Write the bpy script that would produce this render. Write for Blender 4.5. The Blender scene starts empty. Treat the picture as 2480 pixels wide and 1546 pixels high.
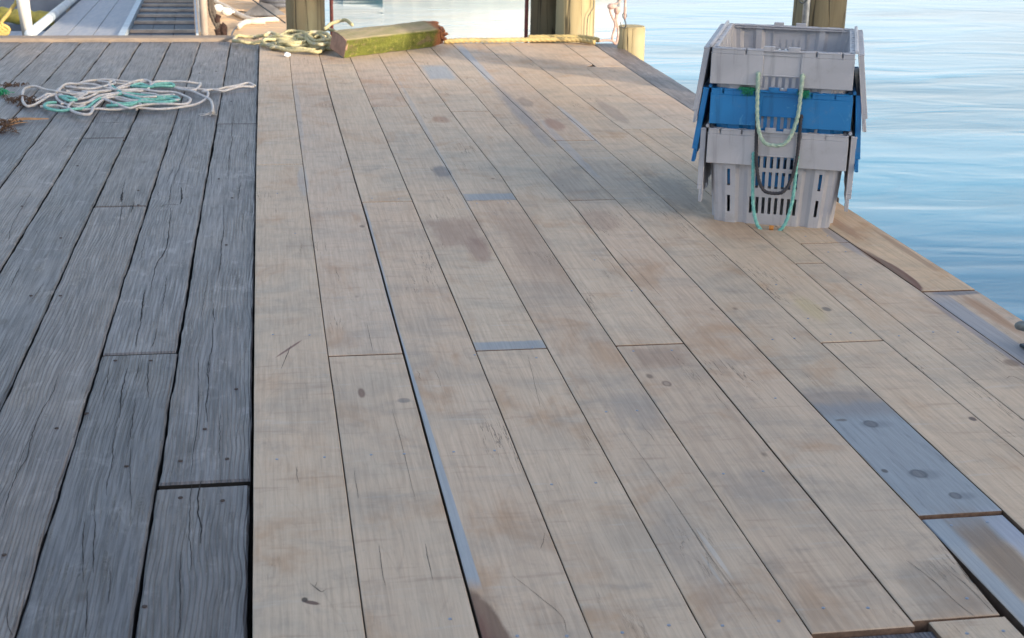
import bpy, bmesh, math, random
from mathutils import Vector, Matrix, noise as mnoise

# ------------------------------------------------------------------ camera, light, exposure
scene = bpy.context.scene
C = scene.collection
random.seed(7)
PITCH, ROLL, YAW = math.radians(18.5625), math.radians(1.1776), math.radians(9.6833)
CAM_H = 1.7
FPX, CX, CY = 3444.0, 1240.0, 773.0          # focal length and centre of the 2480 px wide photograph
fw = Vector((math.sin(YAW)*math.cos(PITCH), math.cos(YAW)*math.cos(PITCH), -math.sin(PITCH)))
rt0 = Vector((math.cos(YAW), -math.sin(YAW), 0.0))
up0 = rt0.cross(fw)
rt = rt0*math.cos(ROLL) + up0*math.sin(ROLL)
up = -rt0*math.sin(ROLL) + up0*math.cos(ROLL)
cam_d = bpy.data.cameras.new('camera')
cam = bpy.data.objects.new('camera', cam_d)
C.objects.link(cam)
m3 = Matrix((rt, up, -fw)).transposed()
cam.matrix_world = Matrix.Translation((0, 0, CAM_H)) @ m3.to_4x4()
cam_d.sensor_width = 36.0
cam_d.lens = 36.0*FPX/2480.0
cam_d.clip_start = 0.05
cam_d.clip_end = 3000
cam_d.dof.use_dof = True
cam_d.dof.focus_distance = 5.2
cam_d.dof.aperture_fstop = 8.0
scene.camera = cam

SUN_AZ = math.radians(138.6)      # from +Y towards +X
SUN_EL = math.radians(14.0)
world = bpy.data.worlds.new('World'); scene.world = world; world.use_nodes = True
nt = world.node_tree; nt.nodes.clear()
sky = nt.nodes.new('ShaderNodeTexSky'); sky.sky_type = 'NISHITA'; sky.sun_disc = False
sky.sun_elevation = SUN_EL; sky.sun_rotation = SUN_AZ
sky.air_density = 1.0; sky.dust_density = 3.0; sky.ozone_density = 1.0
bg = nt.nodes.new('ShaderNodeBackground'); bg.inputs['Strength'].default_value = 0.15
wo = nt.nodes.new('ShaderNodeOutputWorld')
# bright veil added low over the horizon to whiten the water's reflection
wtc = nt.nodes.new('ShaderNodeTexCoord'); wsp = nt.nodes.new('ShaderNodeSeparateXYZ'); nt.links.new(wtc.outputs['Generated'], wsp.inputs[0])
wmr = nt.nodes.new('ShaderNodeMapRange'); wmr.interpolation_type = 'SMOOTHSTEP'
wmr.inputs['From Min'].default_value = 0.38; wmr.inputs['From Max'].default_value = 0.06
wmr.inputs['To Min'].default_value = 0.0; wmr.inputs['To Max'].default_value = 0.80
nt.links.new(wsp.outputs['Z'], wmr.inputs['Value'])
wmx = nt.nodes.new('ShaderNodeMix'); wmx.data_type = 'RGBA'
nt.links.new(wmr.outputs['Result'], wmx.inputs[0]); nt.links.new(sky.outputs[0], wmx.inputs[6]); wmx.inputs[7].default_value = (3.7, 3.8, 3.95, 1)
nt.links.new(wmx.outputs[2], bg.inputs[0]); nt.links.new(bg.outputs[0], wo.inputs[0])
sun_d = bpy.data.lights.new('sun', 'SUN'); sun_d.energy = 2.45; sun_d.angle = math.radians(2.0)
sun_d.color = (1.0, 0.83, 0.62)
sun = bpy.data.objects.new('sun', sun_d); C.objects.link(sun)
sdir = Vector((math.sin(SUN_AZ)*math.cos(SUN_EL), math.cos(SUN_AZ)*math.cos(SUN_EL), math.sin(SUN_EL)))
sun.rotation_euler = sdir.to_track_quat('Z', 'Y').to_euler()
sun.location = (12, -14, 8)
scene.view_settings.view_transform = 'Standard'
scene.view_settings.look = 'None'
scene.view_settings.gamma = 1.0
scene.view_settings.use_curve_mapping = False
scene.view_settings.exposure = 1.5

# ------------------------------------------------------------------ measuring helpers
def ray(x, y):
    return rt*((x-CX)/FPX) - up*((y-CY)/FPX) + fw
def g(x, y, z=0.0):               # where the photograph's pixel meets the level z
    d = ray(x, y); t = (z-CAM_H)/d.z
    return Vector((d.x*t, d.y*t, z))
def at(x, y, Y):                  # where it meets the upright plane at distance Y
    d = ray(x, y); t = Y/d.y
    return Vector((d.x*t, Y, CAM_H + d.z*t))

# ------------------------------------------------------------------ object helpers
def new_mesh_obj(name, bm, mat, parent=None, smooth=False, loc=None):
    me = bpy.data.meshes.new(name); bm.normal_update(); bm.to_mesh(me); bm.free()
    for m in (mat if isinstance(mat, (list, tuple)) else [mat]): me.materials.append(m)
    if smooth:
        for p in me.polygons: p.use_smooth = True
    o = bpy.data.objects.new(name, me); C.objects.link(o)
    if parent is not None: o.parent = parent
    if loc is not None: o.location = loc
    return o
def tag(o, label=None, cat=None, group=None, kind=None):
    if label: o['label'] = label
    if cat: o['category'] = cat
    if group: o['group'] = group
    if kind: o['kind'] = kind
    return o
def empty(name, loc=(0, 0, 0), rz=0.0, label=None, cat=None, group=None, kind=None):
    o = bpy.data.objects.new(name, None); C.objects.link(o)
    o.location = loc; o.rotation_euler = (0, 0, rz); o.empty_display_size = 0.1
    return tag(o, label, cat, group, kind)
def box(bm, c, s, rot=None, bevel=0.0, mi=0):
    r = bmesh.ops.create_cube(bm, size=1.0)
    vs = r['verts']
    for v in vs: v.co = Vector((v.co.x*s[0], v.co.y*s[1], v.co.z*s[2]))
    if bevel > 0:
        es = set()
        for v in vs: es.update(v.link_edges)
        rb = bmesh.ops.bevel(bm, geom=list(es), offset=bevel, segments=1, affect='EDGES', profile=0.5)
        vs = list({v for f in rb['faces'] for v in f.verts} | {v for v in vs if v.is_valid})
    for v in vs:
        if rot is not None: v.co = rot @ v.co
        v.co += Vector(c)
    if mi:
        for f in {f for v in vs for f in v.link_faces}: f.material_index = mi
    return vs
def catmull(pts, n=6, closed=False):
    P = [Vector(p) for p in pts]; out = []
    N = len(P)
    rng = range(N if closed else N-1)
    for i in rng:
        p0 = P[(i-1) % N] if (closed or i > 0) else P[0]*2-P[1]
        p1 = P[i]; p2 = P[(i+1) % N]
        p3 = P[(i+2) % N] if (closed or i+2 < N) else P[-1]*2-P[-2]
        for k in range(n):
            t = k/n
            out.append(0.5*((2*p1)+(-p0+p2)*t+(2*p0-5*p1+4*p2-p3)*t*t+(-p0+3*p1-3*p2+p3)*t**3))
    if not closed: out.append(P[-1].copy())
    return out
def sweep(bm, pts, r, seg=10, lobes=0, depth=0.16, pitch=7.0, closed=False, rfun=None, flat=1.0):
    n = len(pts); rings = []; s = 0.0; prev = None; nor = None
    for i, p in enumerate(pts):
        a = pts[max(i-1, 0)] if not closed else pts[i-1]
        b = pts[min(i+1, n-1)] if not closed else pts[(i+1) % n]
        t = (b-a)
        if t.length < 1e-9: t = Vector((0, 0, 1))
        t.normalize()
        if nor is None:
            nor = t.orthogonal().normalized()
        else:
            nor = nor - t*nor.dot(t)
            if nor.length < 1e-6: nor = t.orthogonal()
            nor.normalize()
        bi = t.cross(nor)
        if prev is not None: s += (p-prev).length
        prev = p
        rr = r*(rfun(i/(n-1)) if rfun else 1.0)
        ring = []
        for k in range(seg):
            th = 2*math.pi*k/seg
            q = rr
            if lobes: q = rr*(1-depth+depth*abs(math.cos(lobes*0.5*(th - s*2*math.pi/(pitch*r)/1.0))))
            ring.append(bm.verts.new(p + nor*(math.cos(th)*q) + bi*(math.sin(th)*q*flat)))
        rings.append(ring)
    m = n if closed else n-1
    for i in range(m):
        A = rings[i]; B = rings[(i+1) % n]
        for k in range(seg):
            bm.faces.new((A[k], A[(k+1) % seg], B[(k+1) % seg], B[k]))
    if not closed:
        bm.faces.new(rings[0][::-1]); bm.faces.new(rings[-1])
def resample(pts, step):
    out = [pts[0].copy()]; acc = 0.0
    for a, b in zip(pts, pts[1:]):
        L = (b-a).length; d = step-acc
        while d <= L and L > 0:
            out.append(a.lerp(b, d/L)); d += step
        acc = (acc+L) % step if L > 0 else acc
    out.append(pts[-1].copy())
    return out
def rope_mesh(bm, ctrl, r, step=None, lobes=3, depth=0.22, pitch=9.0, n=8, seg=9, closed=False):
    pts = resample(catmull(ctrl, n, closed), step or r*0.9)
    sweep(bm, pts, r, seg, lobes, depth, pitch)
def cyl(bm, p0, p1, r0, r1=None, seg=20, rings=1, wob=0.0, seed=0.0):
    p0 = Vector(p0); p1 = Vector(p1); r1 = r0 if r1 is None else r1
    t = (p1-p0).normalized(); nx = t.orthogonal().normalized(); ny = t.cross(nx)
    R = []
    for i in range(rings+1):
        f = i/rings; p = p0.lerp(p1, f); r = r0+(r1-r0)*f
        ring = []
        for k in range(seg):
            th = 2*math.pi*k/seg
            d = Vector((math.cos(th), math.sin(th), f*3+seed))
            q = r*(1+wob*mnoise.noise(d*1.7))
            ring.append(bm.verts.new(p+nx*math.cos(th)*q+ny*math.sin(th)*q))
        R.append(ring)
    for i in range(rings):
        for k in range(seg):
            bm.faces.new((R[i][k], R[i][(k+1) % seg], R[i+1][(k+1) % seg], R[i+1][k]))
    bm.faces.new(R[0][::-1]); bm.faces.new(R[-1])

# ------------------------------------------------------------------ material helpers
class NT:
    def __init__(s, name):
        s.m = bpy.data.materials.new(name); s.m.use_nodes = True
        s.t = s.m.node_tree; s.n = s.t.nodes; s.n.clear()
        s.out = s.n.new('ShaderNodeOutputMaterial'); s.b = s.n.new('ShaderNodeBsdfPrincipled')
        s.t.links.new(s.b.outputs[0], s.out.inputs[0])
        s.pos = s.n.new('ShaderNodeTexCoord').outputs['Object']
    def L(s, a, b): s.t.links.new(a, b)
    def put(s, sock, v):
        if isinstance(v, bpy.types.NodeSocket): s.L(v, sock)
        else:
            if isinstance(v, (tuple, list)) and len(v) == 3 and sock.type == 'RGBA': v = (*v, 1)
            sock.default_value = v
    def math(s, op, a, b=0.0, c=None, clamp=False):
        n = s.n.new('ShaderNodeMath'); n.operation = op; n.use_clamp = clamp
        s.put(n.inputs[0], a); s.put(n.inputs[1], b)
        if c is not None: s.put(n.inputs[2], c)
        return n.outputs[0]
    def mapping(s, scale=(1, 1, 1), loc=(0, 0, 0), rot=(0, 0, 0), vec=None, kind='POINT'):
        n = s.n.new('ShaderNodeMapping'); n.vector_type = kind
        s.L(vec or s.pos, n.inputs[0]); n.inputs['Location'].default_value = loc
        n.inputs['Rotation'].default_value = rot; n.inputs['Scale'].default_value = scale
        return n.outputs[0]
    def noise(s, vec=None, scale=1.0, detail=4.0, rough=0.55, dist=0.0, color=False):
        n = s.n.new('ShaderNodeTexNoise'); s.L(vec or s.pos, n.inputs['Vector'])
        n.inputs['Scale'].default_value = scale; n.inputs['Detail'].default_value = detail
        n.inputs['Roughness'].default_value = rough; n.inputs['Distortion'].default_value = dist
        return n.outputs['Color' if color else 'Fac']
    def ramp(s, f, a, b, lo=0.0, hi=1.0, smooth=True):
        n = s.n.new('ShaderNodeMapRange'); n.interpolation_type = 'SMOOTHSTEP' if smooth else 'LINEAR'
        s.put(n.inputs['Value'], f); n.inputs['From Min'].default_value = a; n.inputs['From Max'].default_value = b
        n.inputs['To Min'].default_value = lo; n.inputs['To Max'].default_value = hi
        return n.outputs['Result']
    def mix(s, f, a, b, mode='MIX'):
        n = s.n.new('ShaderNodeMix'); n.data_type = 'RGBA'; n.blend_type = mode
        s.put(n.inputs[0], f); s.put(n.inputs[6], a); s.put(n.inputs[7], b)
        return n.outputs[2]
    def attr(s, name, out='Color'):
        n = s.n.new('ShaderNodeAttribute'); n.attribute_name = name; return n.outputs[out]
    def addv(s, a, b):
        n = s.n.new('ShaderNodeVectorMath'); n.operation = 'ADD'; s.put(n.inputs[0], a); s.put(n.inputs[1], b); return n.outputs[0]
    def scalev(s, a, f):
        n = s.n.new('ShaderNodeVectorMath'); n.operation = 'SCALE'; s.put(n.inputs[0], a); s.put(n.inputs[3], f); return n.outputs[0]
    def vlen(s, a):
        n = s.n.new('ShaderNodeVectorMath'); n.operation = 'LENGTH'; s.L(a, n.inputs[0]); return n.outputs['Value']
    def sep(s, a):
        n = s.n.new('ShaderNodeSeparateXYZ'); s.L(a, n.inputs[0]); return n.outputs
    def bump(s, h, strength=0.5, dist=0.01, nrm=None):
        n = s.n.new('ShaderNodeBump'); n.inputs['Strength'].default_value = strength
        n.inputs['Distance'].default_value = dist; s.L(h, n.inputs['Height'])
        if nrm: s.L(nrm, n.inputs['Normal'])
        return n.outputs[0]
    def set(s, color=None, rough=None, metal=None, normal=None, spec=None, **kw):
        if color is not None: s.put(s.b.inputs['Base Color'], color)
        if rough is not None: s.put(s.b.inputs['Roughness'], rough)
        if metal is not None: s.put(s.b.inputs['Metallic'], metal)
        if spec is not None: s.put(s.b.inputs['Specular IOR Level'], spec)
        if normal is not None: s.L(normal, s.b.inputs['Normal'])
        for k, v in kw.items(): s.put(s.b.inputs[k], v)
        return s.m

def simple(name, col, rough=0.6, var=0.25, scale=8.0, metal=0.0, bump=0.0, bscale=60.0, col2=None, stretch=(1, 1, 1), spec=None):
    s = NT(name)
    v = s.mapping(scale=stretch)
    f = s.ramp(s.noise(v, scale, 5, 0.6), 0.3, 0.7)
    c2 = col2 or tuple(x*(1-var) for x in col)
    c = s.mix(f, col, c2)
    nrm = s.bump(s.noise(v, bscale, 4, 0.6), bump, 0.01) if bump else None
    return s.set(c, rough, metal, nrm, spec)

# ---- new pale planks
def stain(s, base, cx, cy, rx, ry, col, strength=1.0, soft=0.35, rot=0.0, shape='ell', nz=0.35, fine=None, clip=None):
    # a mark that belongs to the wood at this place: centre, half sizes, colour
    v = s.mapping(loc=(cx, cy, 0), rot=(0, 0, rot), scale=(rx, ry, 1.0), kind='TEXTURE')
    x, y, z = s.sep(v)
    if shape == 'ell':
        d = s.math('SQRT', s.math('ADD', s.math('MULTIPLY', x, x), s.math('MULTIPLY', y, y)))
    else:
        d = s.math('MAXIMUM', s.math('ABSOLUTE', x), s.math('ABSOLUTE', y))
    if nz: d = s.math('ADD', d, s.math('MULTIPLY', s.math('SUBTRACT', fine, 0.5), nz*2))
    f = s.ramp(d, 1.0+soft*0.5, 1.0-soft, 0.0, strength)
    if clip:
        px = s.sep(s.pos)[0]
        f = s.math('MULTIPLY', f, s.math('MULTIPLY', s.math('GREATER_THAN', px, clip[0]), s.math('LESS_THAN', px, clip[1])))
    return s.mix(f, base, col)

def pale_wood():
    s = NT('pale_plank_wood')
    tint = s.attr('tint'); seed = s.attr('seed')
    off = s.scalev(seed, 37.0)
    p = s.addv(s.pos, off)
    grain = s.noise(s.mapping((70, 2.2, 20), vec=p), 1.0, 6, 0.62, 0.25)
    fineg = s.noise(s.mapping((230, 7, 20), vec=p), 1.0, 3, 0.6)
    # cathedral figure: rings cut lengthwise
    warp = s.noise(s.mapping((3.2, 0.55, 1), vec=p), 1.0, 3, 0.5)
    ringv = s.math('FRACT', s.math('MULTIPLY', warp, 15.0))
    ring = s.ramp(s.math('ABSOLUTE', s.math('SUBTRACT', ringv, 0.5)), 0.40, 0.5)
    blot = s.noise(s.mapping((2.6, 3.4, 1), vec=p), 1.0, 5, 0.6, 0.6)
    blot2 = s.noise(s.mapping((5.0, 9.0, 1), loc=(3, 9, 0), vec=p), 1.0, 5, 0.62, 0.4)
    smear = s.noise(s.mapping((4.0, 26.0, 1), loc=(7, 1, 0), vec=p), 1.0, 4, 0.6, 0.2)
    saw = s.noise(s.mapping((2.0, 110.0, 1), loc=(1, 3, 0), vec=p), 1.0, 3, 0.6)
    c = s.mix(s.ramp(grain, 0.3, 0.7), (0.565, 0.420, 0.296), (0.490, 0.362, 0.258))
    c = s.mix(s.ramp(s.noise(s.mapping((0.9, 0.5, 1), loc=(5, 5, 0), vec=p), 1, 4, 0.6), 0.35, 0.7), c, s.mix(0.6, c, (0.53, 0.42, 0.31)))
    c = s.mix(s.math('MULTIPLY', ring, 0.13), c, (0.25, 0.185, 0.13))
    c = s.mix(s.ramp(blot, 0.42, 0.74, 0, 0.52), c, (0.300, 0.255, 0.205))
    c = s.mix(s.ramp(blot2, 0.52, 0.80, 0, 0.48), c, (0.235, 0.212, 0.185))
    mot = s.noise(s.mapping((22, 13, 1), loc=(9, 2, 0), vec=p), 1.0, 6, 0.72, 0.5)
    c = s.mix(s.ramp(mot, 0.52, 0.78, 0, 0.30), c, (0.255, 0.205, 0.165))
    c = s.mix(s.ramp(mot, 0.46, 0.26, 0, 0.35), c, (0.53, 0.43, 0.33))
    c = s.mix(s.ramp(smear, 0.57, 0.78, 0, 0.50), c, (0.30, 0.200, 0.140))
    c = s.mix(s.ramp(smear, 0.42, 0.24, 0, 0.35), c, (0.50, 0.455, 0.40))
    warm = s.noise(s.mapping((3.4, 2.2, 1), loc=(21, 4, 0), vec=p), 1.0, 5, 0.62, 0.5)
    c = s.mix(s.ramp(warm, 0.50, 0.72, 0, 0.58), c, (0.40, 0.235, 0.125))
    c = s.mix(s.ramp(warm, 0.42, 0.24, 0, 0.40), c, (0.56, 0.46, 0.35))
    c = s.mix(s.ramp(saw, 0.55, 0.75, 0, 0.07), c, (0.23, 0.20, 0.18))
    c = s.mix(s.ramp(fineg, 0.58, 0.8, 0, 0.22), c, (0.22, 0.17, 0.13))
    # short dark checks
    ck = s.noise(s.mapping((38, 1.6, 1), loc=(2, 8, 0), vec=p), 1.0, 4, 0.55, 0.3)
    ckm = s.ramp(s.noise(s.mapping((4, 1.4, 1), loc=(12, 3, 0), vec=p), 1.0, 2, 0.5), 0.60, 0.70)
    crack = s.math('MULTIPLY', s.ramp(s.math('ABSOLUTE', s.math('SUBTRACT', ck, 0.5)), 0.012, 0.0), ckm)
    c = s.mix(s.math('MULTIPLY', crack, 0.75), c, (0.06, 0.045, 0.035))
    # small knots
    vor = s.n.new('ShaderNodeTexVoronoi'); vor.feature = 'F1'
    s.L(s.mapping((3.0, 1.5, 1), vec=p), vor.inputs['Vector']); vor.inputs['Scale'].default_value = 1.0
    vor.inputs['Randomness'].default_value = 1.0
    kn = s.math('ADD', vor.outputs['Distance'], s.math('MULTIPLY', s.math('SUBTRACT', blot2, 0.5), 0.05))
    c = s.mix(s.ramp(kn, 0.045, 0.015, 0, 0.7), c, (0.13, 0.085, 0.06))
    # per-board tone
    c = s.mix(1.0, c, tint, 'MULTIPLY')
    fn = s.noise(s.mapping((20, 6, 1)), 1.0, 6, 0.72, 0.5)
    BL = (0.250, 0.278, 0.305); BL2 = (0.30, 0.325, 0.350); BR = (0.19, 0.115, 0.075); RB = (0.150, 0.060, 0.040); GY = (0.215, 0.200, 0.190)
    S = lambda *a, **k: stain(s, c, *a, fine=fn, **k)
    # unfaded blue-grey bands next to board ends and edges
    c = S(0.795, 4.70, 0.15, 0.048, BL, 0.85, shape='box', nz=0.30, clip=(0.668, 0.922))
    c = S(1.055, 6.91, 0.15, 0.075, BL, 0.80, shape='box', nz=0.35, clip=(0.925, 1.180))
    c = S(1.255, 10.95, 0.112, 0.36, BL2, 0.8, shape='box', nz=0.35, soft=0.35)
    c = S(1.605, 11.5, 0.036, 1.1, (0.36, 0.37, 0.39), 0.75, shape='box', nz=0.5)
    c = S(1.60, 9.2, 0.06, 1.2, (0.2, 0.2, 0.22), 0.55, nz=0.5, soft=0.6)
    c = S(1.69, 8.1, 0.03, 1.0, (0.33, 0.35, 0.39), 0.35, nz=0.6)
    c = S(1.90, 8.8, 0.025, 0.65, (0.40, 0.41, 0.44), 0.5, nz=0.5)
    c = S(0.915, 8.6, 0.016, 2.3, BL2, 0.30, nz=0.6)
    c = S(0.15, 9.3, 0.02, 1.2, BL2, 0.28, nz=0.6)
    c = S(0.13, 7.35, 0.03, 0.36, BL2, 0.4, nz=0.5)
    # wedge of the unfaded edge along the third seam
    c = S(0.3955, 4.05, 0.040, 1.05, BL2, 0.92, shape='box', soft=0.06, nz=0.03, rot=0.0166, clip=(0.4135, 9))
    c = S(0.413, 5.9, 0.010, 0.9, BL2, 0.7, shape='box', soft=0.2, nz=0.2, clip=(0.405, 9))
    c = S(0.400, 2.56, 0.098, 0.45, BR, 0.95, soft=0.07, nz=0.10, clip=(0.4135, 9))
    c = S(0.412, 2.52, 0.050, 0.40, RB, 0.8, soft=0.5, nz=0.6, clip=(0.4135, 9))
    # the board that changes from tan to blue-grey
    c = S(1.795, 3.55, 0.30, 0.50, BL, 0.92, shape='box', soft=0.10, nz=0.10, clip=(1.6765, 1.9175))
    c = S(1.795, 4.04, 0.30, 0.13, (0.22, 0.185, 0.17), 0.55, shape='box', soft=0.5, nz=0.4, clip=(1.6765, 1.9175))
    streak = s.ramp(s.noise(s.mapping((60, 5, 1), rot=(0, 0, 0.2)), 1.0, 5, 0.7, 0.6), 0.52, 0.70)
    pm = s.math('MULTIPLY', s.math('GREATER_THAN', s.sep(s.pos)[1], 3.23), s.math('LESS_THAN', s.sep(s.pos)[1], 3.98))
    pm = s.math('MULTIPLY', pm, s.math('MULTIPLY', s.math('GREATER_THAN', s.sep(s.pos)[0], 1.6765), s.math('LESS_THAN', s.sep(s.pos)[0], 1.9175)))
    c = s.mix(s.math('MULTIPLY', s.math('MULTIPLY', pm, streak), 0.42), c, (0.12, 0.125, 0.145))
    for kx, ky, ks in ((1.80, 3.86, 1.0), (1.79, 3.49, 1.05), (1.83, 3.34, 0.75)):
        c = S(kx+.02, ky-.005, 0.055*ks, 0.032*ks, (0.135, 0.145, 0.165), 0.45, soft=0.6, nz=0.9)
        c = S(kx, ky, 0.024*ks, 0.030*ks, (0.075, 0.078, 0.090), 0.8, soft=0.25, nz=0.30)
        c = S(kx, ky, 0.017*ks, 0.022*ks, (0.165, 0.165, 0.175), 0.75, soft=0.3, nz=0.35)
    c = S(1.70, 3.52, 0.010, 0.014, (0.06, 0.05, 0.05), 0.8, nz=0.3)
    c = S(1.72, 3.90, 0.020, 0.012, (0.09, 0.07, 0.06), 0.7, nz=0.5)
    # lower board beyond it, brown heart with blue-white edges
    c = S(1.705, 2.85, 0.028, 0.40, BL2, 0.9, shape='box', soft=0.4, nz=0.15, clip=(1.6765, 1.9175))
    c = S(1.895, 2.95, 0.05, 0.30, (0.34, 0.35, 0.40), 0.9, shape='box', soft=0.35, nz=0.2, clip=(1.6765, 1.9175))
    c = S(1.79, 2.85, 0.055, 0.39, (0.235, 0.165, 0.115), 0.85, shape='box', soft=0.4, nz=0.25)
    # kerb boards
    c = S(2.560, 5.42, 0.052, 0.27, RB, 0.95, soft=0.10, nz=0.10, clip=(2.565, 9))
    c = S(2.575, 5.52, 0.02, 0.28, BR, 0.8, soft=0.3, nz=0.2, clip=(2.565, 9))
    c = S(2.56, 5.7, 0.012, 0.2, RB, 0.7, nz=0.2)
    c = S(2.60, 4.45, 0.052, 0.70, (0.28, 0.28, 0.30), 0.85, shape='box', soft=0.25, nz=0.12, clip=(2.563, 9))
    c = S(2.71, 4.86, 0.035, 0.26, (0.36, 0.20, 0.11), 0.8, soft=0.5, nz=0.3)
    c = S(2.70, 5.13, 0.11, 0.035, (0.15, 0.15, 0.17), 0.8, nz=0.4)
    c = S(2.552, 4.6, 0.022, 0.62, (0.20, 0.18, 0.21), 0.6, nz=0.3, clip=(0, 2.562))
    c = S(2.535, 5.95, 0.03, 0.28, (0.22, 0.22, 0.25), 0.55, nz=0.3)
    c = S(2.63, 6.2, 0.035, 0.25, (0.33, 0.17, 0.09), 0.6, nz=0.4)
    c = S(2.76, 5.75, 0.02, 0.35, (0.25, 0.13, 0.07), 0.55, nz=0.4)
    # brown and grey marks
    c = S(0.80, 6.25, 0.13, 0.27, (0.25, 0.145, 0.10), 0.55, shape='box', soft=0.5, nz=0.6)
    c = S(0.86, 5.95, 0.05, 0.22, (0.22, 0.12, 0.09), 0.5, nz=0.6)
    c = S(1.10, 6.0, 0.10, 0.7, (0.28, 0.185, 0.13), 0.4, shape='box', soft=0.5, nz=0.5)
    c = S(0.88, 7.5, 0.05, 0.16, (0.10, 0.10, 0.115), 0.6, nz=0.6)
    c = S(1.05, 9.0, 0.06, 0.12, (0.32, 0.17, 0.10), 0.6, nz=0.5)
    c = S(1.75, 8.8, 0.06, 0.20, (0.30, 0.16, 0.11), 0.65, nz=0.5)
    c = S(1.70, 9.6, 0.05, 0.20, (0.20, 0.15, 0.12), 0.5, nz=0.6)
    c = S(2.22, 9.2, 0.06, 0.5, (0.25, 0.18, 0.14), 0.5, nz=0.6)
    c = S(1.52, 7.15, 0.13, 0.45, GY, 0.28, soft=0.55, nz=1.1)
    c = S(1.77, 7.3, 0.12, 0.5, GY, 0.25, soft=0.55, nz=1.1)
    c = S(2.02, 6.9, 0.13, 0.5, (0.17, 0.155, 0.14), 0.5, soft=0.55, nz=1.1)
    c = S(1.50, 6.4, 0.10, 0.22, (0.28, 0.18, 0.13), 0.4, nz=0.5)
    c = S(2.10, 6.2, 0.14, 0.25, (0.36, 0.22, 0.13), 0.4, nz=0.5)
    c = S(1.30, 4.52, 0.10, 0.10, (0.22, 0.13, 0.09), 0.45, shape='box', soft=0.5, nz=0.5)
    c = S(1.10, 4.08, 0.09, 0.20, GY, 0.33, soft=0.55, nz=1.1)
    c = S(1.30, 3.45, 0.10, 0.14, GY, 0.28, soft=0.55, nz=1.1)
    c = S(1.00, 3.10, 0.07, 0.30, GY, 0.22, soft=0.55, nz=1.1)
    c = S(0.245, 4.30, 0.012, 0.045, (0.16, 0.09, 0.06), 0.85, nz=0.2)
    c = S(0.375, 4.22, 0.022, 0.022, (0.19, 0.16, 0.14), 0.7, nz=0.2)
    c = S(0.02, 4.75, 0.006, 0.10, (0.14, 0.05, 0.04), 0.8, rot=-0.5, nz=0.4)
    c = S(0.045, 2.98, 0.022, 0.008, (0.10, 0.05, 0.035), 0.9, rot=-0.5, nz=0.5)
    c = S(0.030, 2.995, 0.008, 0.012, (0.05, 0.03, 0.02), 0.9, nz=0.3)
    c = S(1.255, 4.27, 0.017, 0.028, (0.15, 0.09, 0.06), 0.75, nz=0.15)
    c = S(1.255, 4.27, 0.010, 0.018, (0.36, 0.27, 0.20), 0.8, nz=0.1)
    c = S(1.06, 3.10, 0.008, 0.14, (0.50, 0.50, 0.48), 0.35, rot=0.05, nz=0.2)
    c = S(1.03, 3.02, 0.005, 0.09, (0.50, 0.50, 0.48), 0.25, rot=0.05, nz=0.2)
    c = S(2.03, 5.00, 0.05, 0.16, (0.48, 0.36, 0.16), 0.45, soft=0.6, nz=0.5)
    c = S(2.09, 4.98, 0.018, 0.03, (0.10, 0.09, 0.08), 0.7, nz=0.4)
    c = S(2.14, 3.86, 0.012, 0.018, (0.08, 0.05, 0.045), 0.85, nz=0.1)
    c = S(2.52, 4.33, 0.03, 0.04, (0.20, 0.13, 0.09), 0.7, nz=0.4)
    c = S(1.56, 2.85, 0.10, 0.13, (0.22, 0.19, 0.16), 0.45, shape='box', soft=0.4, nz=0.4)
    gr2 = s.ramp(s.noise(s.mapping((120, 3.5, 20), loc=(4, 4, 0), vec=p), 1.0, 5, 0.7), 0.34, 0.68, 1.06, 0.89)
    mixn = s.n.new('ShaderNodeVectorMath'); mixn.operation = 'SCALE'; s.L(c, mixn.inputs[0]); s.L(gr2, mixn.inputs[3]); c = mixn.outputs[0]
    h = s.math('ADD', s.math('MULTIPLY', grain, 0.6), s.math('MULTIPLY', saw, 0.10))
    h = s.math('ADD', h, s.math('MULTIPLY', fineg, 0.3))
    h = s.math('SUBTRACT', h, s.math('MULTIPLY', crack, 1.2))
    h = s.math('SUBTRACT', h, s.math('MULTIPLY', ring, 0.12))
    nrm = s.bump(h, 0.55, 0.0035)
    return s.set(c, s.ramp(grain, 0.2, 0.8, 0.52, 0.68), None, nrm, 0.32)

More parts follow.
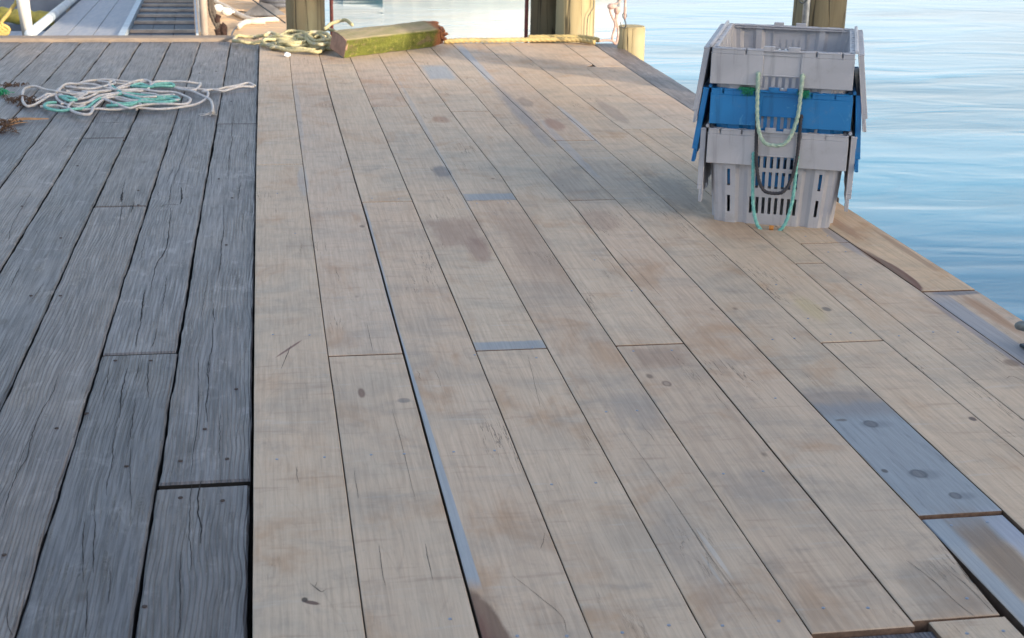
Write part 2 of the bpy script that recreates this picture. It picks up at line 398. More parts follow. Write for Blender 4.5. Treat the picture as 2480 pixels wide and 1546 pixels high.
def old_wood(name='weathered_plank_wood', dark=1.0):
    s = NT(name)
    tint = s.attr('tint'); seed = s.attr('seed')
    p = s.addv(s.pos, s.scalev(seed, 41.0))
    warp = s.noise(s.mapping((2.6, 0.9, 1), vec=p), 1.0, 3, 0.5)
    ringw = s.math('ADD', s.math('MULTIPLY', warp, 9.0), s.math('MULTIPLY', s.sep(p)[0], 78.0))
    rv = s.math('FRACT', ringw)
    groove = s.ramp(s.math('ABSOLUTE', s.math('SUBTRACT', rv, 0.5)), 0.20, 0.5)
    vis = s.ramp(s.noise(s.mapping((3.2, 1.1, 1), loc=(4, 2, 0), vec=p), 1, 4, 0.6), 0.36, 0.58)
    groove = s.math('MULTIPLY', groove, vis)
    grain = s.noise(s.mapping((95, 3.0, 20), vec=p), 1.0, 6, 0.65, 0.35)
    blot = s.noise(s.mapping((3.0, 2.0, 1), loc=(1, 7, 0), vec=p), 1.0, 6, 0.62, 0.7)
    blot2 = s.noise(s.mapping((9.0, 6.0, 1), loc=(8, 7, 0), vec=p), 1.0, 5, 0.65, 0.5)
    ck = s.noise(s.mapping((10.0, 0.42, 1), loc=(2, 8, 0), vec=p), 1.0, 4, 0.52, 0.15)
    ckm = s.ramp(s.noise(s.mapping((2.0, 0.6, 1), loc=(12, 3, 0), vec=p), 1.0, 2, 0.5), 0.44, 0.54)
    cw = s.ramp(s.noise(s.mapping((5, 2.0, 1), loc=(3, 3, 0), vec=p), 1.0, 2, 0.5), 0.35, 0.7, 0.002, 0.014)
    cd = s.math('ABSOLUTE', s.math('SUBTRACT', ck, 0.5))
    crack = s.math('MULTIPLY', s.math('LESS_THAN', cd, cw), ckm)
    crack2 = s.math('MULTIPLY', s.ramp(s.math('ABSOLUTE', s.math('SUBTRACT', s.noise(s.mapping((42, 0.9, 1), loc=(5, 1, 0), vec=p), 1, 4, 0.55, 0.1), 0.5)), 0.016, 0.004), s.ramp(blot2, 0.45, 0.6))
    c = s.mix(s.ramp(grain, 0.3, 0.7), (0.156*dark, 0.142*dark, 0.146*dark), (0.062*dark, 0.056*dark, 0.056*dark))
    c = s.mix(s.ramp(blot, 0.42, 0.72, 0, 0.7), c, (0.175*dark, 0.152*dark, 0.138*dark))
    c = s.mix(s.ramp(blot, 0.40, 0.22, 0, 0.6), c, (0.100*dark, 0.096*dark, 0.108*dark))
    c = s.mix(s.ramp(blot2, 0.54, 0.74, 0, 0.6), c, (0.29*dark, 0.27*dark, 0.265*dark))
    worn = s.noise(s.mapping((1.6, 0.8, 1), loc=(31, 7, 0), vec=p), 1.0, 6, 0.68, 0.8)
    c = s.mix(s.ramp(worn, 0.52, 0.70, 0, 0.45), c, (0.24*dark, 0.222*dark, 0.215*dark))
    c = s.mix(s.ramp(blot2, 0.42, 0.22, 0, 0.75), c, (0.065*dark, 0.045*dark, 0.036*dark))
    c = s.mix(s.math('MULTIPLY', groove, 0.72), c, (0.045, 0.045, 0.052))
    c = s.mix(s.math('MULTIPLY', crack2, 0.55), c, (0.04, 0.035, 0.035))
    c = s.mix(s.math('MULTIPLY', crack, 0.22), c, (0.030, 0.028, 0.028))
    # small knots and bruises
    vor = s.n.new('ShaderNodeTexVoronoi'); vor.feature = 'F1'
    s.L(s.mapping((3.4, 1.9, 1), vec=p), vor.inputs['Vector']); vor.inputs['Scale'].default_value = 1.0
    kn = s.math('ADD', vor.outputs['Distance'], s.math('MULTIPLY', s.math('SUBTRACT', blot2, 0.5), 0.14))
    c = s.mix(s.ramp(kn, 0.075, 0.03, 0, 0.75), c, (0.055, 0.038, 0.030))
    c = s.mix(1.0, c, tint, 'MULTIPLY')
    h = s.math('SUBTRACT', s.math('MULTIPLY', grain, 0.55), s.math('MULTIPLY', groove, 0.55))
    h = s.math('ADD', h, s.math('MULTIPLY', blot2, 0.5))
    h = s.math('SUBTRACT', h, s.math('MULTIPLY', crack, 0.5))
    h = s.math('SUBTRACT', h, s.math('MULTIPLY', crack2, 0.8))
    nrm = s.bump(h, 0.80, 0.005)
    return s.set(c, s.ramp(grain, 0.2, 0.8, 0.40, 0.58), None, nrm, 0.55)

M = {}
M['pale'] = pale_wood()
M['old'] = old_wood()
M['gap'] = simple('dark_board_side', (0.016, 0.014, 0.013), 0.95, 0.3, 20)
M['pale_side'] = simple('pale_board_side', (0.13, 0.080, 0.052), 0.9, 0.4, 20)
M['pale_end'] = simple('pale_board_end', (0.19, 0.115, 0.078), 0.85, 0.4, 60)
M['split'] = simple('split_shadow', (0.012, 0.010, 0.010), 0.95, 0.3, 20)
M['header'] = simple('header_wood', (0.30, 0.24, 0.19), 0.8, 0.45, 7, bump=0.6, bscale=40, stretch=(.7, 6, 1), col2=(.20, .165, .14))
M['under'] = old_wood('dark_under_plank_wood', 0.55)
M['dark_timber'] = simple('dark_timber', (0.035, 0.030, 0.027), 0.85, 0.5, 9, bump=0.5, bscale=40)
M['fascia'] = simple('fascia_timber', (0.10, 0.075, 0.055), 0.8, 0.5, 6, bump=0.5, bscale=40)
M['screw'] = simple('zinc_screw', (0.33, 0.38, 0.47), 0.45, 0.3, 200, metal=0.5)
M['nail'] = simple('rusty_nail', (0.060, 0.040, 0.034), 0.85, 0.5, 300, bump=0.4)

# ------------------------------------------------------------------ water
def water_mat():
    s = NT('harbour_water')
    a = s.noise(s.mapping((0.42, 1.05, 1), rot=(0, 0, 0.22)), 1.0, 2, 0.45, 1.0)
    b = s.noise(s.mapping((1.5, 3.8, 1), rot=(0, 0, 0.10)), 1.0, 2, 0.5, 0.8)
    d = s.noise(s.mapping((0.10, 0.30, 1), rot=(0, 0, 0.3)), 1.0, 2, 0.5)
    h = s.math('ADD', s.math('MULTIPLY', a, 0.75), s.math('MULTIPLY', b, 0.13))
    h = s.math('ADD', h, s.math('MULTIPLY', d, 1.2))
    nrm = s.bump(h, 0.38, 0.085)
    c = s.mix(s.ramp(s.math('ADD', s.math('MULTIPLY', d, .6), s.math('MULTIPLY', a, .4)), 0.38, 0.60), (0.012, 0.135, 0.220), (0.065, 0.270, 0.405))
    return s.set(c, 0.12, 0.0, nrm, IOR=1.36)
WATER_Z = -1.05
bm = bmesh.new()
v = [bm.verts.new(p) for p in ((-900, -400, WATER_Z), (900, -400, WATER_Z), (900, 1500, WATER_Z), (-900, 1500, WATER_Z))]
bm.faces.new(v)
tag(new_mesh_obj('water', bm, water_mat()), kind='structure')

# ------------------------------------------------------------------ pier deck
deck = empty('pier_deck', (0, 0, 0), 0, 'wooden wharf deck, old grey boards on the left and new pale boards on the right', kind='structure')
deck['kind'] = 'structure'
def interp(poly, y):
    if y <= poly[0][0]: return poly[0][1]
    for (y0, x0), (y1, x1) in zip(poly, poly[1:]):
        if y <= y1: return x0+(x1-x0)*(y-y0)/(y1-y0)
    return poly[-1][1]
def boards(name, items, mat, parent, z=0.0, th=0.05, rough=0.0, step=0.12, bev=0.004, label=None, mats=None, splits=()):
    """items: (left polyline, right polyline, y0, y1, dz, tint, gapL, gapR)"""
    bm = bmesh.new()
    lt = bm.loops.layers.float_color.new('tint'); ls = bm.loops.layers.float_color.new('seed')
    for it in items:
        Lp, Rp, y0, y1, dz, tint, gl, gr = it
        sd = (random.random(), random.random(), random.random(), 1)
        n = max(2, int((y1-y0)/step)); rows = []
        ph = random.uniform(0, 50)
        yl = [y0+.0025, y0+.0025+bev*1.3]+[y0+(y1-y0)*i/n for i in range(1, n)]+[y1-.0025-bev*1.3, y1-.0025]
        n = len(yl)-1
        for i, y in enumerate(yl):
            yy = y
            w1 = rough*mnoise.noise(Vector((y*3.1, ph, 0)))+rough*0.6*mnoise.noise(Vector((y*13.0, ph, 3)))
            w2 = rough*mnoise.noise(Vector((y*3.1, ph+9, 0)))+rough*0.6*mnoise.noise(Vector((y*13.0, ph+9, 3)))
            xl = interp(Lp, y)+gl+w1; xr = interp(Rp, y)-gr+w2
            zz = z+dz+0.0003*mnoise.noise(Vector((y*0.7, ph, 5)))
            b = bev*(1+0.6*mnoise.noise(Vector((y*5, ph, 8)))) if rough else bev
            eb = b if i in (0, n) else 0
            rows.append([bm.verts.new(q) for q in ((xl, yy, zz-th), (xl, yy, zz-b), (xl+b, yy, zz-eb), (xr-b, yy, zz-eb), (xr, yy, zz-b), (xr, yy, zz-th))])
        fs = []
        for A, B in zip(rows, rows[1:]):
            for k in range(5):
                f = bm.faces.new((A[k], A[k+1], B[k+1], B[k])); fs.append(f)
                if k in (0, 4): f.material_index = 1
        f = bm.faces.new(rows[0][::-1]); f.material_index = 2; fs.append(f)
        f = bm.faces.new(rows[-1]); f.material_index = 2; fs.append(f)
        for f in fs:
            for l in f.loops: l[lt] = (*tint, 1); l[ls] = sd
    bmesh.ops.recalc_face_normals(bm, faces=bm.faces)
    for pts, w, zz in splits:          # long drying splits in the board faces
        n = len(pts); prev = None
        for i, p in enumerate(pts):
            t = (pts[min(i+1, n-1)]-pts[max(i-1, 0)]).normalized(); nn = Vector((-t.y, t.x, 0))
            ww = w*(0.25+0.75*math.sin(math.pi*min(1, max(0, i/(n-1))))**.6)*(0.75+0.6*mnoise.noise(Vector((p.x*9, p.y*31, 1))))
            a_ = bm.verts.new((p.x+nn.x*ww, p.y+nn.y*ww, zz)); b_ = bm.verts.new((p.x-nn.x*ww, p.y-nn.y*ww, zz))
            if prev:
                f = bm.faces.new((prev[0], prev[1], b_, a_)); f.normal_update()
                if f.normal.z < 0: f.normal_flip()
                f.material_index = 3
            prev = (a_, b_)
    o = new_mesh_obj(name, bm, mats or [mat, M['pale_side'], M['pale_end'], M['split']], parent)
    if label: o['label'] = label
    return o
K = lambda x: [(0, x), (30, x)]
B = [
 [(2.8, -0.090), (5.06, -0.102), (7.74, -0.112), (12.7, -0.114)],
 [(2.8, 0.162), (3.9, 0.158), (5.0, 0.151), (7.7, 0.141), (10.3, 0.129), (12.7, 0.132)],
 [(2.8, 0.416), (4.6, 0.413), (6.5, 0.408), (8.7, 0.388), (10.3, 0.378), (12.7, 0.372)],
 [(2.7, 0.667), (4.9, 0.668), (6.8, 0.657), (8.5, 0.648), (9.9, 0.634), (12.7, 0.612)],
 [(2.7, 0.923), (6.1, 0.925), (7.7, 0.916), (8.5, 0.902), (10.3, 0.877), (12.7, 0.858)],
 [(2.7, 1.168), (5.5, 1.174), (7.4, 1.184), (8.6, 1.156), (9.3, 1.146), (12.7, 1.108)],
 [(2.7, 1.422), (5.7, 1.426), (6.6, 1.440), (7.7, 1.424), (8.7, 1.408), (9.9, 1.398), (12.7, 1.335)],
 [(2.7, 1.672), (4.4, 1.676), (6.8, 1.679), (8.3, 1.648), (9.6, 1.614), (11.5, 1.578), (12.7, 1.550)],
 [(3.1, 1.918), (5.6, 1.928), (7.4, 1.920), (8.3, 1.905), (9.0, 1.890), (10.0, 1.868), (12.7, 1.834)],
 [(3.6, 2.160), (4.6, 2.165), (5.6, 2.190), (7.0, 2.192), (8.0, 2.170), (9.1, 2.138), (10.4, 2.113), (11.7, 2.085), (12.7, 2.07)],
]
NR = [(3.9, 2.302), (4.9, 2.313), (5.9, 2.326), (7.4, 2.296), (8.6, 2.255), (9.2, 2.235)]
U = [(4.3, 2.556), (5.2, 2.565), (6.2, 2.560), (8.9, 2.500), (9.5, 2.486), (10.3, 2.460), (11.2, 2.463)]
U2 = [(11.2, 2.551), (12.7, 2.560)]
E1 = [(4.7, 2.799), (6.7, 2.795), (9.2, 2.785), (10.2, 2.783), (11.0, 2.794), (12.7, 2.820)]
E2 = [(7.2, 3.005), (10.0, 3.016), (11.0, 3.027), (12.7, 3.045)]
def tn(v, r=0.0, b=0.0): return (v*(1+r), v, v*(1+b))
G1 = 0.0017; Gd = 0.006
random.seed(17)
def T(): 
    v = random.uniform(0.90, 1.07); w = random.uniform(-0.025, 0.03)
    return (v*(1+w), v, v*(1-w))
FAR = 12.62
new_items = [
 (B[0], B[1], 1.0, 7.74, 0, tn(0.98), 0.001, G1), (B[0], B[1], 7.745, FAR, 0, tn(1.03), 0.001, G1),
 (B[1], B[2], 1.0, 4.655, 0, tn(0.96, .01), G1, G1+.001), (B[1], B[2], 4.662, FAR, 0, tn(1.0, 0, .03), G1, G1+.001),
 (B[2], B[3], 1.0, 6.85, 0, tn(0.98, .02), G1+.003, G1), (B[2], B[3], 6.857, 11.42, 0, tn(1.02), G1+.002, G1), (B[2], B[3], 11.44, FAR, -.003, tn(.88, .02), G1, G1),
 (B[3], B[4], 1.0, 4.655, 0, tn(1.0, .01), G1, G1), (B[3], B[4], 4.662, 9.50, 0, tn(1.0), G1+.001, G1), (B[3], B[4], 9.505, FAR, 0, tn(.98, .03), G1, G1),
 (B[4], B[5], 1.0, 6.84, 0, tn(.95, .02), G1, G1), (B[4], B[5], 6.846, 10.25, 0, tn(1.0), G1, G1), (B[4], B[5], 10.255, FAR, 0, tn(.98, .02), G1, G1),
 (B[5], B[6], 2.693, 4.652, 0, tn(.93, .02), G1, G1+.001), (B[5], B[6], 4.659, 9.28, 0, tn(1.02), G1, G1), (B[5], B[6], 9.286, FAR, 0, tn(1.02), G1, G1),
 (K(1.460), B[7], 1.0, 2.712, 0, tn(1.03), 0, .022), (B[6], [(2.7, 1.642), (2.9, 1.655), (3.1, 1.672), (6.8, 1.679), (8.3, 1.648)], 2.717, 6.80, 0, tn(.99, .02), G1+.001, G1),
 (B[6], B[7], 6.806, FAR, 0, tn(.96), G1, G1),
 (B[7], B[8], 1.0, 3.226, -.006, tn(1.0), .006, .006), (B[7], B[8], 3.235, 8.28, 0, tn(1.0), G1, G1), (B[7], B[8], 8.290, FAR, 0, tn(.97, .02), G1, G1),
 (B[8], B[9], 1.0, 4.605, 0, tn(1.05, .02, -.02), G1+.001, G1), (B[8], B[9], 4.612, FAR, 0, tn(1.04, .02, -.03), G1, G1),
 (B[9], NR, 1.0, 5.60, 0, tn(1.06, .02, -.02), G1, G1), (B[9], NR, 5.606, 8.60, 0, tn(1.03, .03, -.05), G1, 0.0012),
 (NR, U, 1.0, 5.91, 0, tn(1.06, .02, -.02), G1, G1), (NR, U, 5.915, 8.60, 0, tn(1.02, .03, -.05), 0.0012, G1),
 (B[9], U, 8.604, 10.30, 0, tn(1.03), G1, G1), (B[9], [(10.3, 2.46), (11.2, 2.463), (11.25, 2.551), (12.7, 2.56)], 10.306, FAR, 0, tn(1.05, .02), G1, G1),
 (U, E1, 1.0, 5.155, 0, tn(1.0, .02), .003, 0), (U, E1, 5.162, 7.15, .002, tn(1.06, .07, -.12), .002, 0),
 (U, E1, 7.156, 11.2, 0, tn(1.05, .02), G1, G1), ([(11.2, 2.553), (12.7, 2.56)], E1, 11.204, FAR, 0, tn(1.06, .02), G1, G1),
]
def wander(pts, z, amp=.0022):
    out = []
    P_ = catmull(pts, 10)
    for p in P_:
        out.append(Vector((p.x+amp*mnoise.noise(Vector((p.y*22, p.x*3, 2)))+amp*.6*mnoise.noise(Vector((p.y*70, p.x*3, 5))), p.y, z)))
    return out
def tr(sc, ox, oy, pts, z): return [g(ox+x/sc, oy+y/sc, z) for x, y in pts]
ps = []
for sc, ox, oy, w, pts in (
 (1.9734, 1240, 780, .0007, [(520,510),(690,740),(800,900),(960,1140),(1180,1440)]), (1.9734, 1240, 780, .0007, [(0,1210),(150,1330),(240,1410),(262,1490)]),
 (1.9734, 1240, 780, .0006, [(75,160),(100,260),(140,430)]), (1.9734, 1840, 780, .0009, [(700,1140),(820,1230),(950,1350),(1030,1410)]),
 (1.9734, 1840, 780, .0009, [(890,1180),(1000,1270),(1120,1395)]), (1.9734, 1840, 780, .0014, [(940,1150),(990,1215),(1080,1310)]), (1.9734, 600, 780, .0007, [(570,10),(600,150)]),
 (1.9734, 600, 780, .0006, [(690,420),(740,600),(800,850)]), (1.9734, 600, 780, .0012, [(298,1250),(325,1272),(352,1290),(372,1280)]), (1.9734, 600, 780, .0009, [(322,1268),(330,1245)]),
 (1.9734, 600, 780, .0013, [(205,115),(185,165),(160,225)]), (1.9734, 1240, 780, .0007, [(155,1010),(150,1050),(135,1085)]), (2.5206, 1800, 400, .0012, [(1605,1305),(1640,1290),(1714,1320)]),
 (2.5206, 1800, 400, .0010, [(350,480),(420,540),(490,590)]), (2.2234, 1140, 100, .0010, [(640,340),(680,370),(720,405)]), (2.2234, 1140, 100, .0010, [(780,1120),(880,1220),(1030,1380)]),
 (6.065, 1300, 90, .0016, [(430,385),(560,378),(730,380)])):
    ps.append((wander(tr(sc, ox, oy, pts, 0), .0007, .0012), w, .0007))
random.seed(31)
for k in range(46):
    x = random.uniform(.0, 2.4); y = random.uniform(2.9, 9.5); L = random.uniform(.04, .22)
    if any(abs(x-q) < .03 for q in (.155, .41, .665, .922, 1.172, 1.424, 1.676, 1.92, 2.165, 2.3)): continue
    ps.append((wander([Vector((x+random.uniform(-.004, .004), y+L*t/3, 0)) for t in range(4)], .0007, .0015), random.uniform(.0005, .0009), .0007))
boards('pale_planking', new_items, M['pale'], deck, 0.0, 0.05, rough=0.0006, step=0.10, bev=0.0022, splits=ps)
boards('grey_edge_board', [([(a, b+.004) for a, b in E1], E2, 7.16, 12.6, -0.004, (1.55, 1.40, 1.30), 0.002, 0)], M['old'], deck, 0.0, 0.07, rough=0.006, step=0.05, bev=0.008, label='rough grey edge board beside the pale planks')
# old boards, left
Lx = [-0.112, -0.366, -0.627, -0.883, -1.138, -1.393, -1.640, -1.880, -2.135, -2.385, -2.64, -2.90, -3.16, -3.42, -3.68, -3.95, -4.2]
joints = {0: [3.70, 9.02], 1: [4.80], 2: [6.93], 3: [8.62], 4: [], 5: [9.9], 6: [5.2], 7: [9.3], 8: [7.0], 9: [10.6], 10: [8.2], 11: [10.9], 12: [9.3], 13: [11.5], 14: [10.2], 15: [12.1]}
old_items = []
for i in range(len(Lx)-1):
    ys = [1.0]+joints.get(i, [])+[12.86]
    for k, (a, b) in enumerate(zip(ys, ys[1:])):
        xr = [(y, x) for y, x in zip((2.8, 6, 9, 12.9), ((Lx[i]+.010, Lx[i]-.002, Lx[i], Lx[i]+.004) if i else (-.098, -.108, -.113, -.114)))]
        xl = [(y, x) for y, x in zip((2.8, 6, 9, 12.9), (Lx[i+1]+.010, Lx[i+1]-.002, Lx[i+1], Lx[i+1]+.004))]
        v = random.uniform(0.78, 1.20); w = random.uniform(-.03, .05)
        gp = 0.0055 if b-a > 0.3 and not (i == 0 and k == 0) else 0.008
        if i == 7 and k == 0: b = 9.30
        if i == 7 and k == 1: a = 9.75
        old_items.append((xl, xr, a+(.012 if a == 3.70 else .004), b-(.012 if b == 3.70 else .004), 0, (v*(1+w), v, v*(1-w)), .0035+random.uniform(-.001, .0015), .0035+random.uniform(-.001, .0015)))
os_ = []
A_ = (2.853, 0, 250); B_ = (1.9734, 0, 780)
for (sc, ox, oy), w, pts in (
 (B_, .0016, [(680,0),(655,60),(650,125)]), (B_, .0014, [(750,30),(735,100),(720,125)]), (B_, .0022, [(610,220),(590,290),(578,370),(572,460)]), (B_, .0014, [(555,500),(540,600),(535,680),(515,760),(510,830)]),
 (B_, .0011, [(680,140),(660,230),(640,300)]), (B_, .0014, [(715,190),(705,280),(712,370)]), (B_, .0018, [(1020,0),(1012,130),(992,220),(997,310),(985,400),(993,480)]), (B_, .0012, [(945,170),(950,260),(945,480),(930,580),(918,680),(910,740)]),
 (B_, .0024, [(965,755),(950,800),(948,920),(962,980),(958,1060)]), (B_, .0012, [(915,755),(908,900),(905,1020),(915,1120),(908,1200)]), (B_, .0013, [(865,1100),(860,1220),(862,1400),(850,1512)]),
 (B_, .0016, [(280,250),(255,330),(215,400),(180,470),(145,570),(130,650),(85,720),(40,830),(10,940)]), (B_, .0013, [(450,870),(452,980),(445,1100),(450,1200)]), (B_, .0010, [(625,600),(622,700),(628,900)]),
 (B_, .0012, [(400,950),(395,1050),(400,1250)]), (B_, .0010, [(530,1170),(520,1350)]), (B_, .0014, [(420,1280),(410,1512)]), (B_, .0010, [(160,540),(120,600),(75,730)]), (B_, .0012, [(40,1350),(35,1430),(60,1500)]),
 (A_, .0018, [(1620,60),(1600,200),(1605,250),(1590,330),(1580,420),(1575,560)]), (A_, .0018, [(1545,700),(1545,900),(1530,960),(1525,1090),(1505,1220)]), (A_, .0026, [(1180,720),(1170,850),(1150,1000),(1080,1120),(1040,1290)]),
 (A_, .0034, [(1000,1290),(985,1400),(970,1512)]), (A_, .0016, [(870,520),(850,590),(838,640)]), (A_, .0075, [(846,615),(842,650),(838,684)]), (A_, .0022, [(930,680),(905,760)]), (A_, .0016, [(850,690),(820,860)]),
 (A_, .0014, [(230,600),(130,760),(75,870),(60,950)]), (A_, .0050, [(1250,580),(1258,640),(1245,700)]), (A_, .0030, [(1100,720),(1160,700),(1245,705)]), (A_, .0016, [(1470,1370),(1475,1450),(1480,1512)]),
 (A_, .0016, [(1320,150),(1290,300),(1240,440),(1200,540)]), (A_, .0022, [(1185,560),(1175,640),(1165,690)]), (A_, .0040, [(645,137),(740,136),(855,133)]), (A_, .0014, [(170,1060),(60,1290)])):
    os_.append((wander(tr(sc, ox, oy, pts, -.0155), 0, .0030), w, -.0148))
for k in range(150):
    i = random.randrange(0, 12); y = random.uniform(2.6, 12.2); L = random.uniform(.08, .65)
    x = random.uniform(Lx[i+1]+.03, Lx[i]-.03); dr = random.uniform(-.02, .02)
    os_.append((wander([Vector((x+dr*t/4, min(y+L*t/4, 12.8), 0)) for t in range(5)], 0, .0040), random.uniform(.0006, .0014), -.0148))
boards('weathered_planking', old_items, M['old'], deck, -0.016, 0.07, rough=0.0048, step=0.045, bev=0.0065, mats=[M['old'], M['gap'], M['gap'], M['split']], splits=os_)
boards('header_board', [(K(-4.4), K(-0.125), 12.875, 13.08, 0, (1.5, 1.3, 1.1), 0, 0)], M['header'], deck, 0.012, 0.09, rough=0.004, step=0.05, bev=0.01, label='cross board along the far end of the grey planks', mats=[M['header']]*3)
# older layer the new boards were laid on (seen in the cut-out at the bottom right)
ul = []
for i in range(34):
    y = 1.0+i*0.35
    v = random.uniform(.8, 1.15)
    ul.append((y, y+.343, v))
bm = bmesh.new()
lt = bm.loops.layers.float_color.new('tint'); ls = bm.loops.layers.float_color.new('seed')
for y0, y1, v in ul:
    vs = box(bm, (0.0, 0.0, 0.0), (1, 1, 1))
    x0, x1 = -0.09, (2.77 if y0 < 7 else 2.98)
    sd = (random.random(), random.random(), random.random(), 1)
    for q in vs: q.co = Vector((x0 if q.co.x < 0 else x1, y0 if q.co.y < 0 else y1, -0.13 if q.co.z < 0 else -0.062))
    for f in {f for q in vs for f in q.link_faces}:
        for l in f.loops: l[lt] = (v, v, v, 1); l[ls] = sd
new_mesh_obj('under_planking', bm, M['under'], deck)
boards('cut_out_board', [([(0, 1.160), (9, 1.160)], [(0, 1.462), (9, 1.462)], 1.0, 2.694, 0, (1.0, 1.0, 1.05), 0, 0)], M['old'], deck, -0.013, 0.04, rough=0.0, step=.1, label='dark old board lying lower in the cut-out at the bottom right')
bm = bmesh.new()
box(bm, (-2.2, 6.9, -0.14), (4.2, 12.2, 0.08));  # closed slab added under the old boards to keep their gaps dark
for x in (-4.0, -3.0, -2.0, -1.0, 0.0, 1.0, 2.0): box(bm, (x, 6.9, -0.30), (0.15, 12.1, 0.24))
for y in (1.5, 4.5, 7.5, 10.5, 12.4): box(bm, (-0.62, y, -0.56), (6.6, 0.28, 0.26))
new_mesh_obj('deck_beam', bm, M['dark_timber'], deck)
bm = bmesh.new()
box(bm, (2.71, 4.05, -0.24), (0.13, 6.1, 0.28), bevel=.008); box(bm, (2.95, 9.9, -0.25), (0.13, 5.5, 0.3), bevel=.008)
box(bm, (0.9, 12.55, -0.21), (3.9, 0.12, 0.26), bevel=.008); box(bm, (-2.4, 13.02, -0.24), (4.5, 0.10, 0.28), bevel=.008)
new_mesh_obj('edge_beam', bm, M['fascia'], deck)
# screws
scr = [(671,1113),(786,1108),(899,1102),(979,1100),(1099,1095),(1198,1092),(1336,1174),(1443,1170),(1468,998),(1543,995),(1752,1148),(1848,1142),
 (1507,1533),(1620,1515),(1750,1516),(1253,1541),(1373,1541),(1534,851),(1627,849),(1994,1473),(2102,1473),(1886,1505),(2342,1450),(2342,1535),(2430,1529),
 (2305,1268),(2392,1260),(2012,810),(2060,807),(2260,805),(2320,805),(2177,814),(1924,820),(1871,823),(1878,965),(1951,573),(2004,572),(2006,611),(2048,610),
 (1957,772),(672,469),(715,566),(901,481),(965,482),(1155,493),(1230,492),(661,811),(750,812),(1150,860),(1299,867),(1290,842),(1090,1500),(2085,690),(1880,690),(1440,630),(1530,705)]
sm = None
for (x, y) in scr:
    p = g(x, y)
    if sm is None:
        bm = bmesh.new(); cyl(bm, (0, 0, -.004), (0, 0, .0008), .0048, .0042, 12)
        box(bm, (0, 0, .0010), (.0050, .0012, .0006)); box(bm, (0, 0, .0011), (.0012, .0050, .0006))
        o = new_mesh_obj('screw', bm, M['screw'], deck); sm = o
    else:
        o = sm.copy(); C.objects.link(o)
    o.location = (p.x, p.y, .0006 if not (1.67 < p.x < 1.92 and p.y < 3.2) else -.0054); o.rotation_euler = (0, 0, random.uniform(0, 3))
nl = [(279,874),(365,874),(437,1117),(550,1112),(437,1206),(539,1213),(137,1038),(572,943),(530,434),(548,594),(147,577),(53,500),(335,462),(335,497),(75,717),(146,717),(306,1130),(210,1002),(188,402),(560,246),(483,178),(523,173),(300,340),(10,1345),(562,480),(496,1040),(350,1470)]
nm = None
for (x, y) in nl:
    p = g(x, y, -.016)
    if nm is None:
        bm = bmesh.new(); cyl(bm, (0, 0, -.004), (0, 0, .0018), .0075, .0060, 10, 1, .25); nm = o = new_mesh_obj('nail', bm, M['nail'], deck)
    else:
        o = nm.copy(); C.objects.link(o)
    o.location = (p.x, p.y, -.0155); o.rotation_euler = (0, 0, random.uniform(0, 6))

# ------------------------------------------------------------------ crates
def plastic(name, c1, c2, scuff, rough=0.42):
    s = NT(name)
    f = s.ramp(s.noise(s.mapping((2.5, 2.5, 3.5)), 1.0, 5, 0.6, 0.3), 0.35, 0.7)
    c = s.mix(f, c1, c2)
    sc = s.noise(s.mapping((14, 14, 9)), 1.0, 6, 0.7, 0.8)
    c = s.mix(s.ramp(sc, 0.60, 0.72, 0, 0.65), c, scuff)
    dr = s.noise(s.mapping((30, 30, 2.2)), 1.0, 4, 0.6)
    c = s.mix(s.ramp(dr, 0.55, 0.76, 0, 0.55), c, tuple(x*0.5 for x in c1))
    gr = s.noise(s.mapping((5, 5, 7), loc=(4, 4, 4)), 1.0, 6, 0.7, 0.5)
    c = s.mix(s.ramp(gr, 0.54, 0.76, 0, 0.40), c, (0.20, 0.165, 0.13))
    fine = s.noise(scale=420, detail=2)
    return s.set(c, s.ramp(sc, 0.4, 0.8, rough, rough+.2), None, s.bump(s.math('ADD', fine, s.math('MULTIPLY', sc, .8)), 0.10, 0.002), 0.5)
M['grey_plastic'] = plastic('grey_plastic', (0.430, 0.424, 0.450), (0.365, 0.360, 0.385), (0.50, 0.49, 0.50))
M['blue_plastic'] = plastic('blue_plastic', (0.005, 0.145, 0.370), (0.010, 0.175, 0.430), (0.10, 0.32, 0.52))
M['pale_edge'] = plastic('pale_plastic', (0.55, 0.55, 0.58), (0.45, 0.45, 0.48), (0.65, 0.65, 0.68))
def rope_mat(name, c1, c2, c3=None):
    s = NT(name)
    f = s.ramp(s.noise(scale=55, detail=4, rough=.65), 0.35, 0.65)
    c = s.mix(f, c1, c2)
    if c3: c = s.mix(s.ramp(s.noise(scale=9, detail=3), 0.52, 0.68), c, c3)
    fib = s.noise(scale=600, detail=3)
    return s.set(c, 0.75, None, s.bump(fib, 0.35, 0.002), 0.3)
M['rope_green'] = rope_mat('pale_green_rope', (0.42, 0.50, 0.40), (0.27, 0.38, 0.30))
M['rope_teal'] = rope_mat('teal_rope', (0.22, 0.50, 0.44), (0.13, 0.36, 0.33))
M['rope_black'] = rope_mat('black_rope', (0.035, 0.035, 0.042), (0.060, 0.055, 0.060))
M['rope_white'] = rope_mat('white_rope', (0.60, 0.58, 0.58), (0.47, 0.44, 0.43), (0.50, 0.46, 0.42))
M['rope_cream'] = rope_mat('cream_rope', (0.56, 0.50, 0.38), (0.40, 0.35, 0.24), (0.30, 0.27, 0.18))
M['rope_yellow'] = rope_mat('yellow_rope', (0.52, 0.40, 0.18), (0.40, 0.31, 0.14), (0.30, 0.27, 0.17))
M['rope_olive'] = rope_mat('olive_rope', (0.56, 0.49, 0.28), (0.36, 0.33, 0.19), (0.44, 0.42, 0.34))
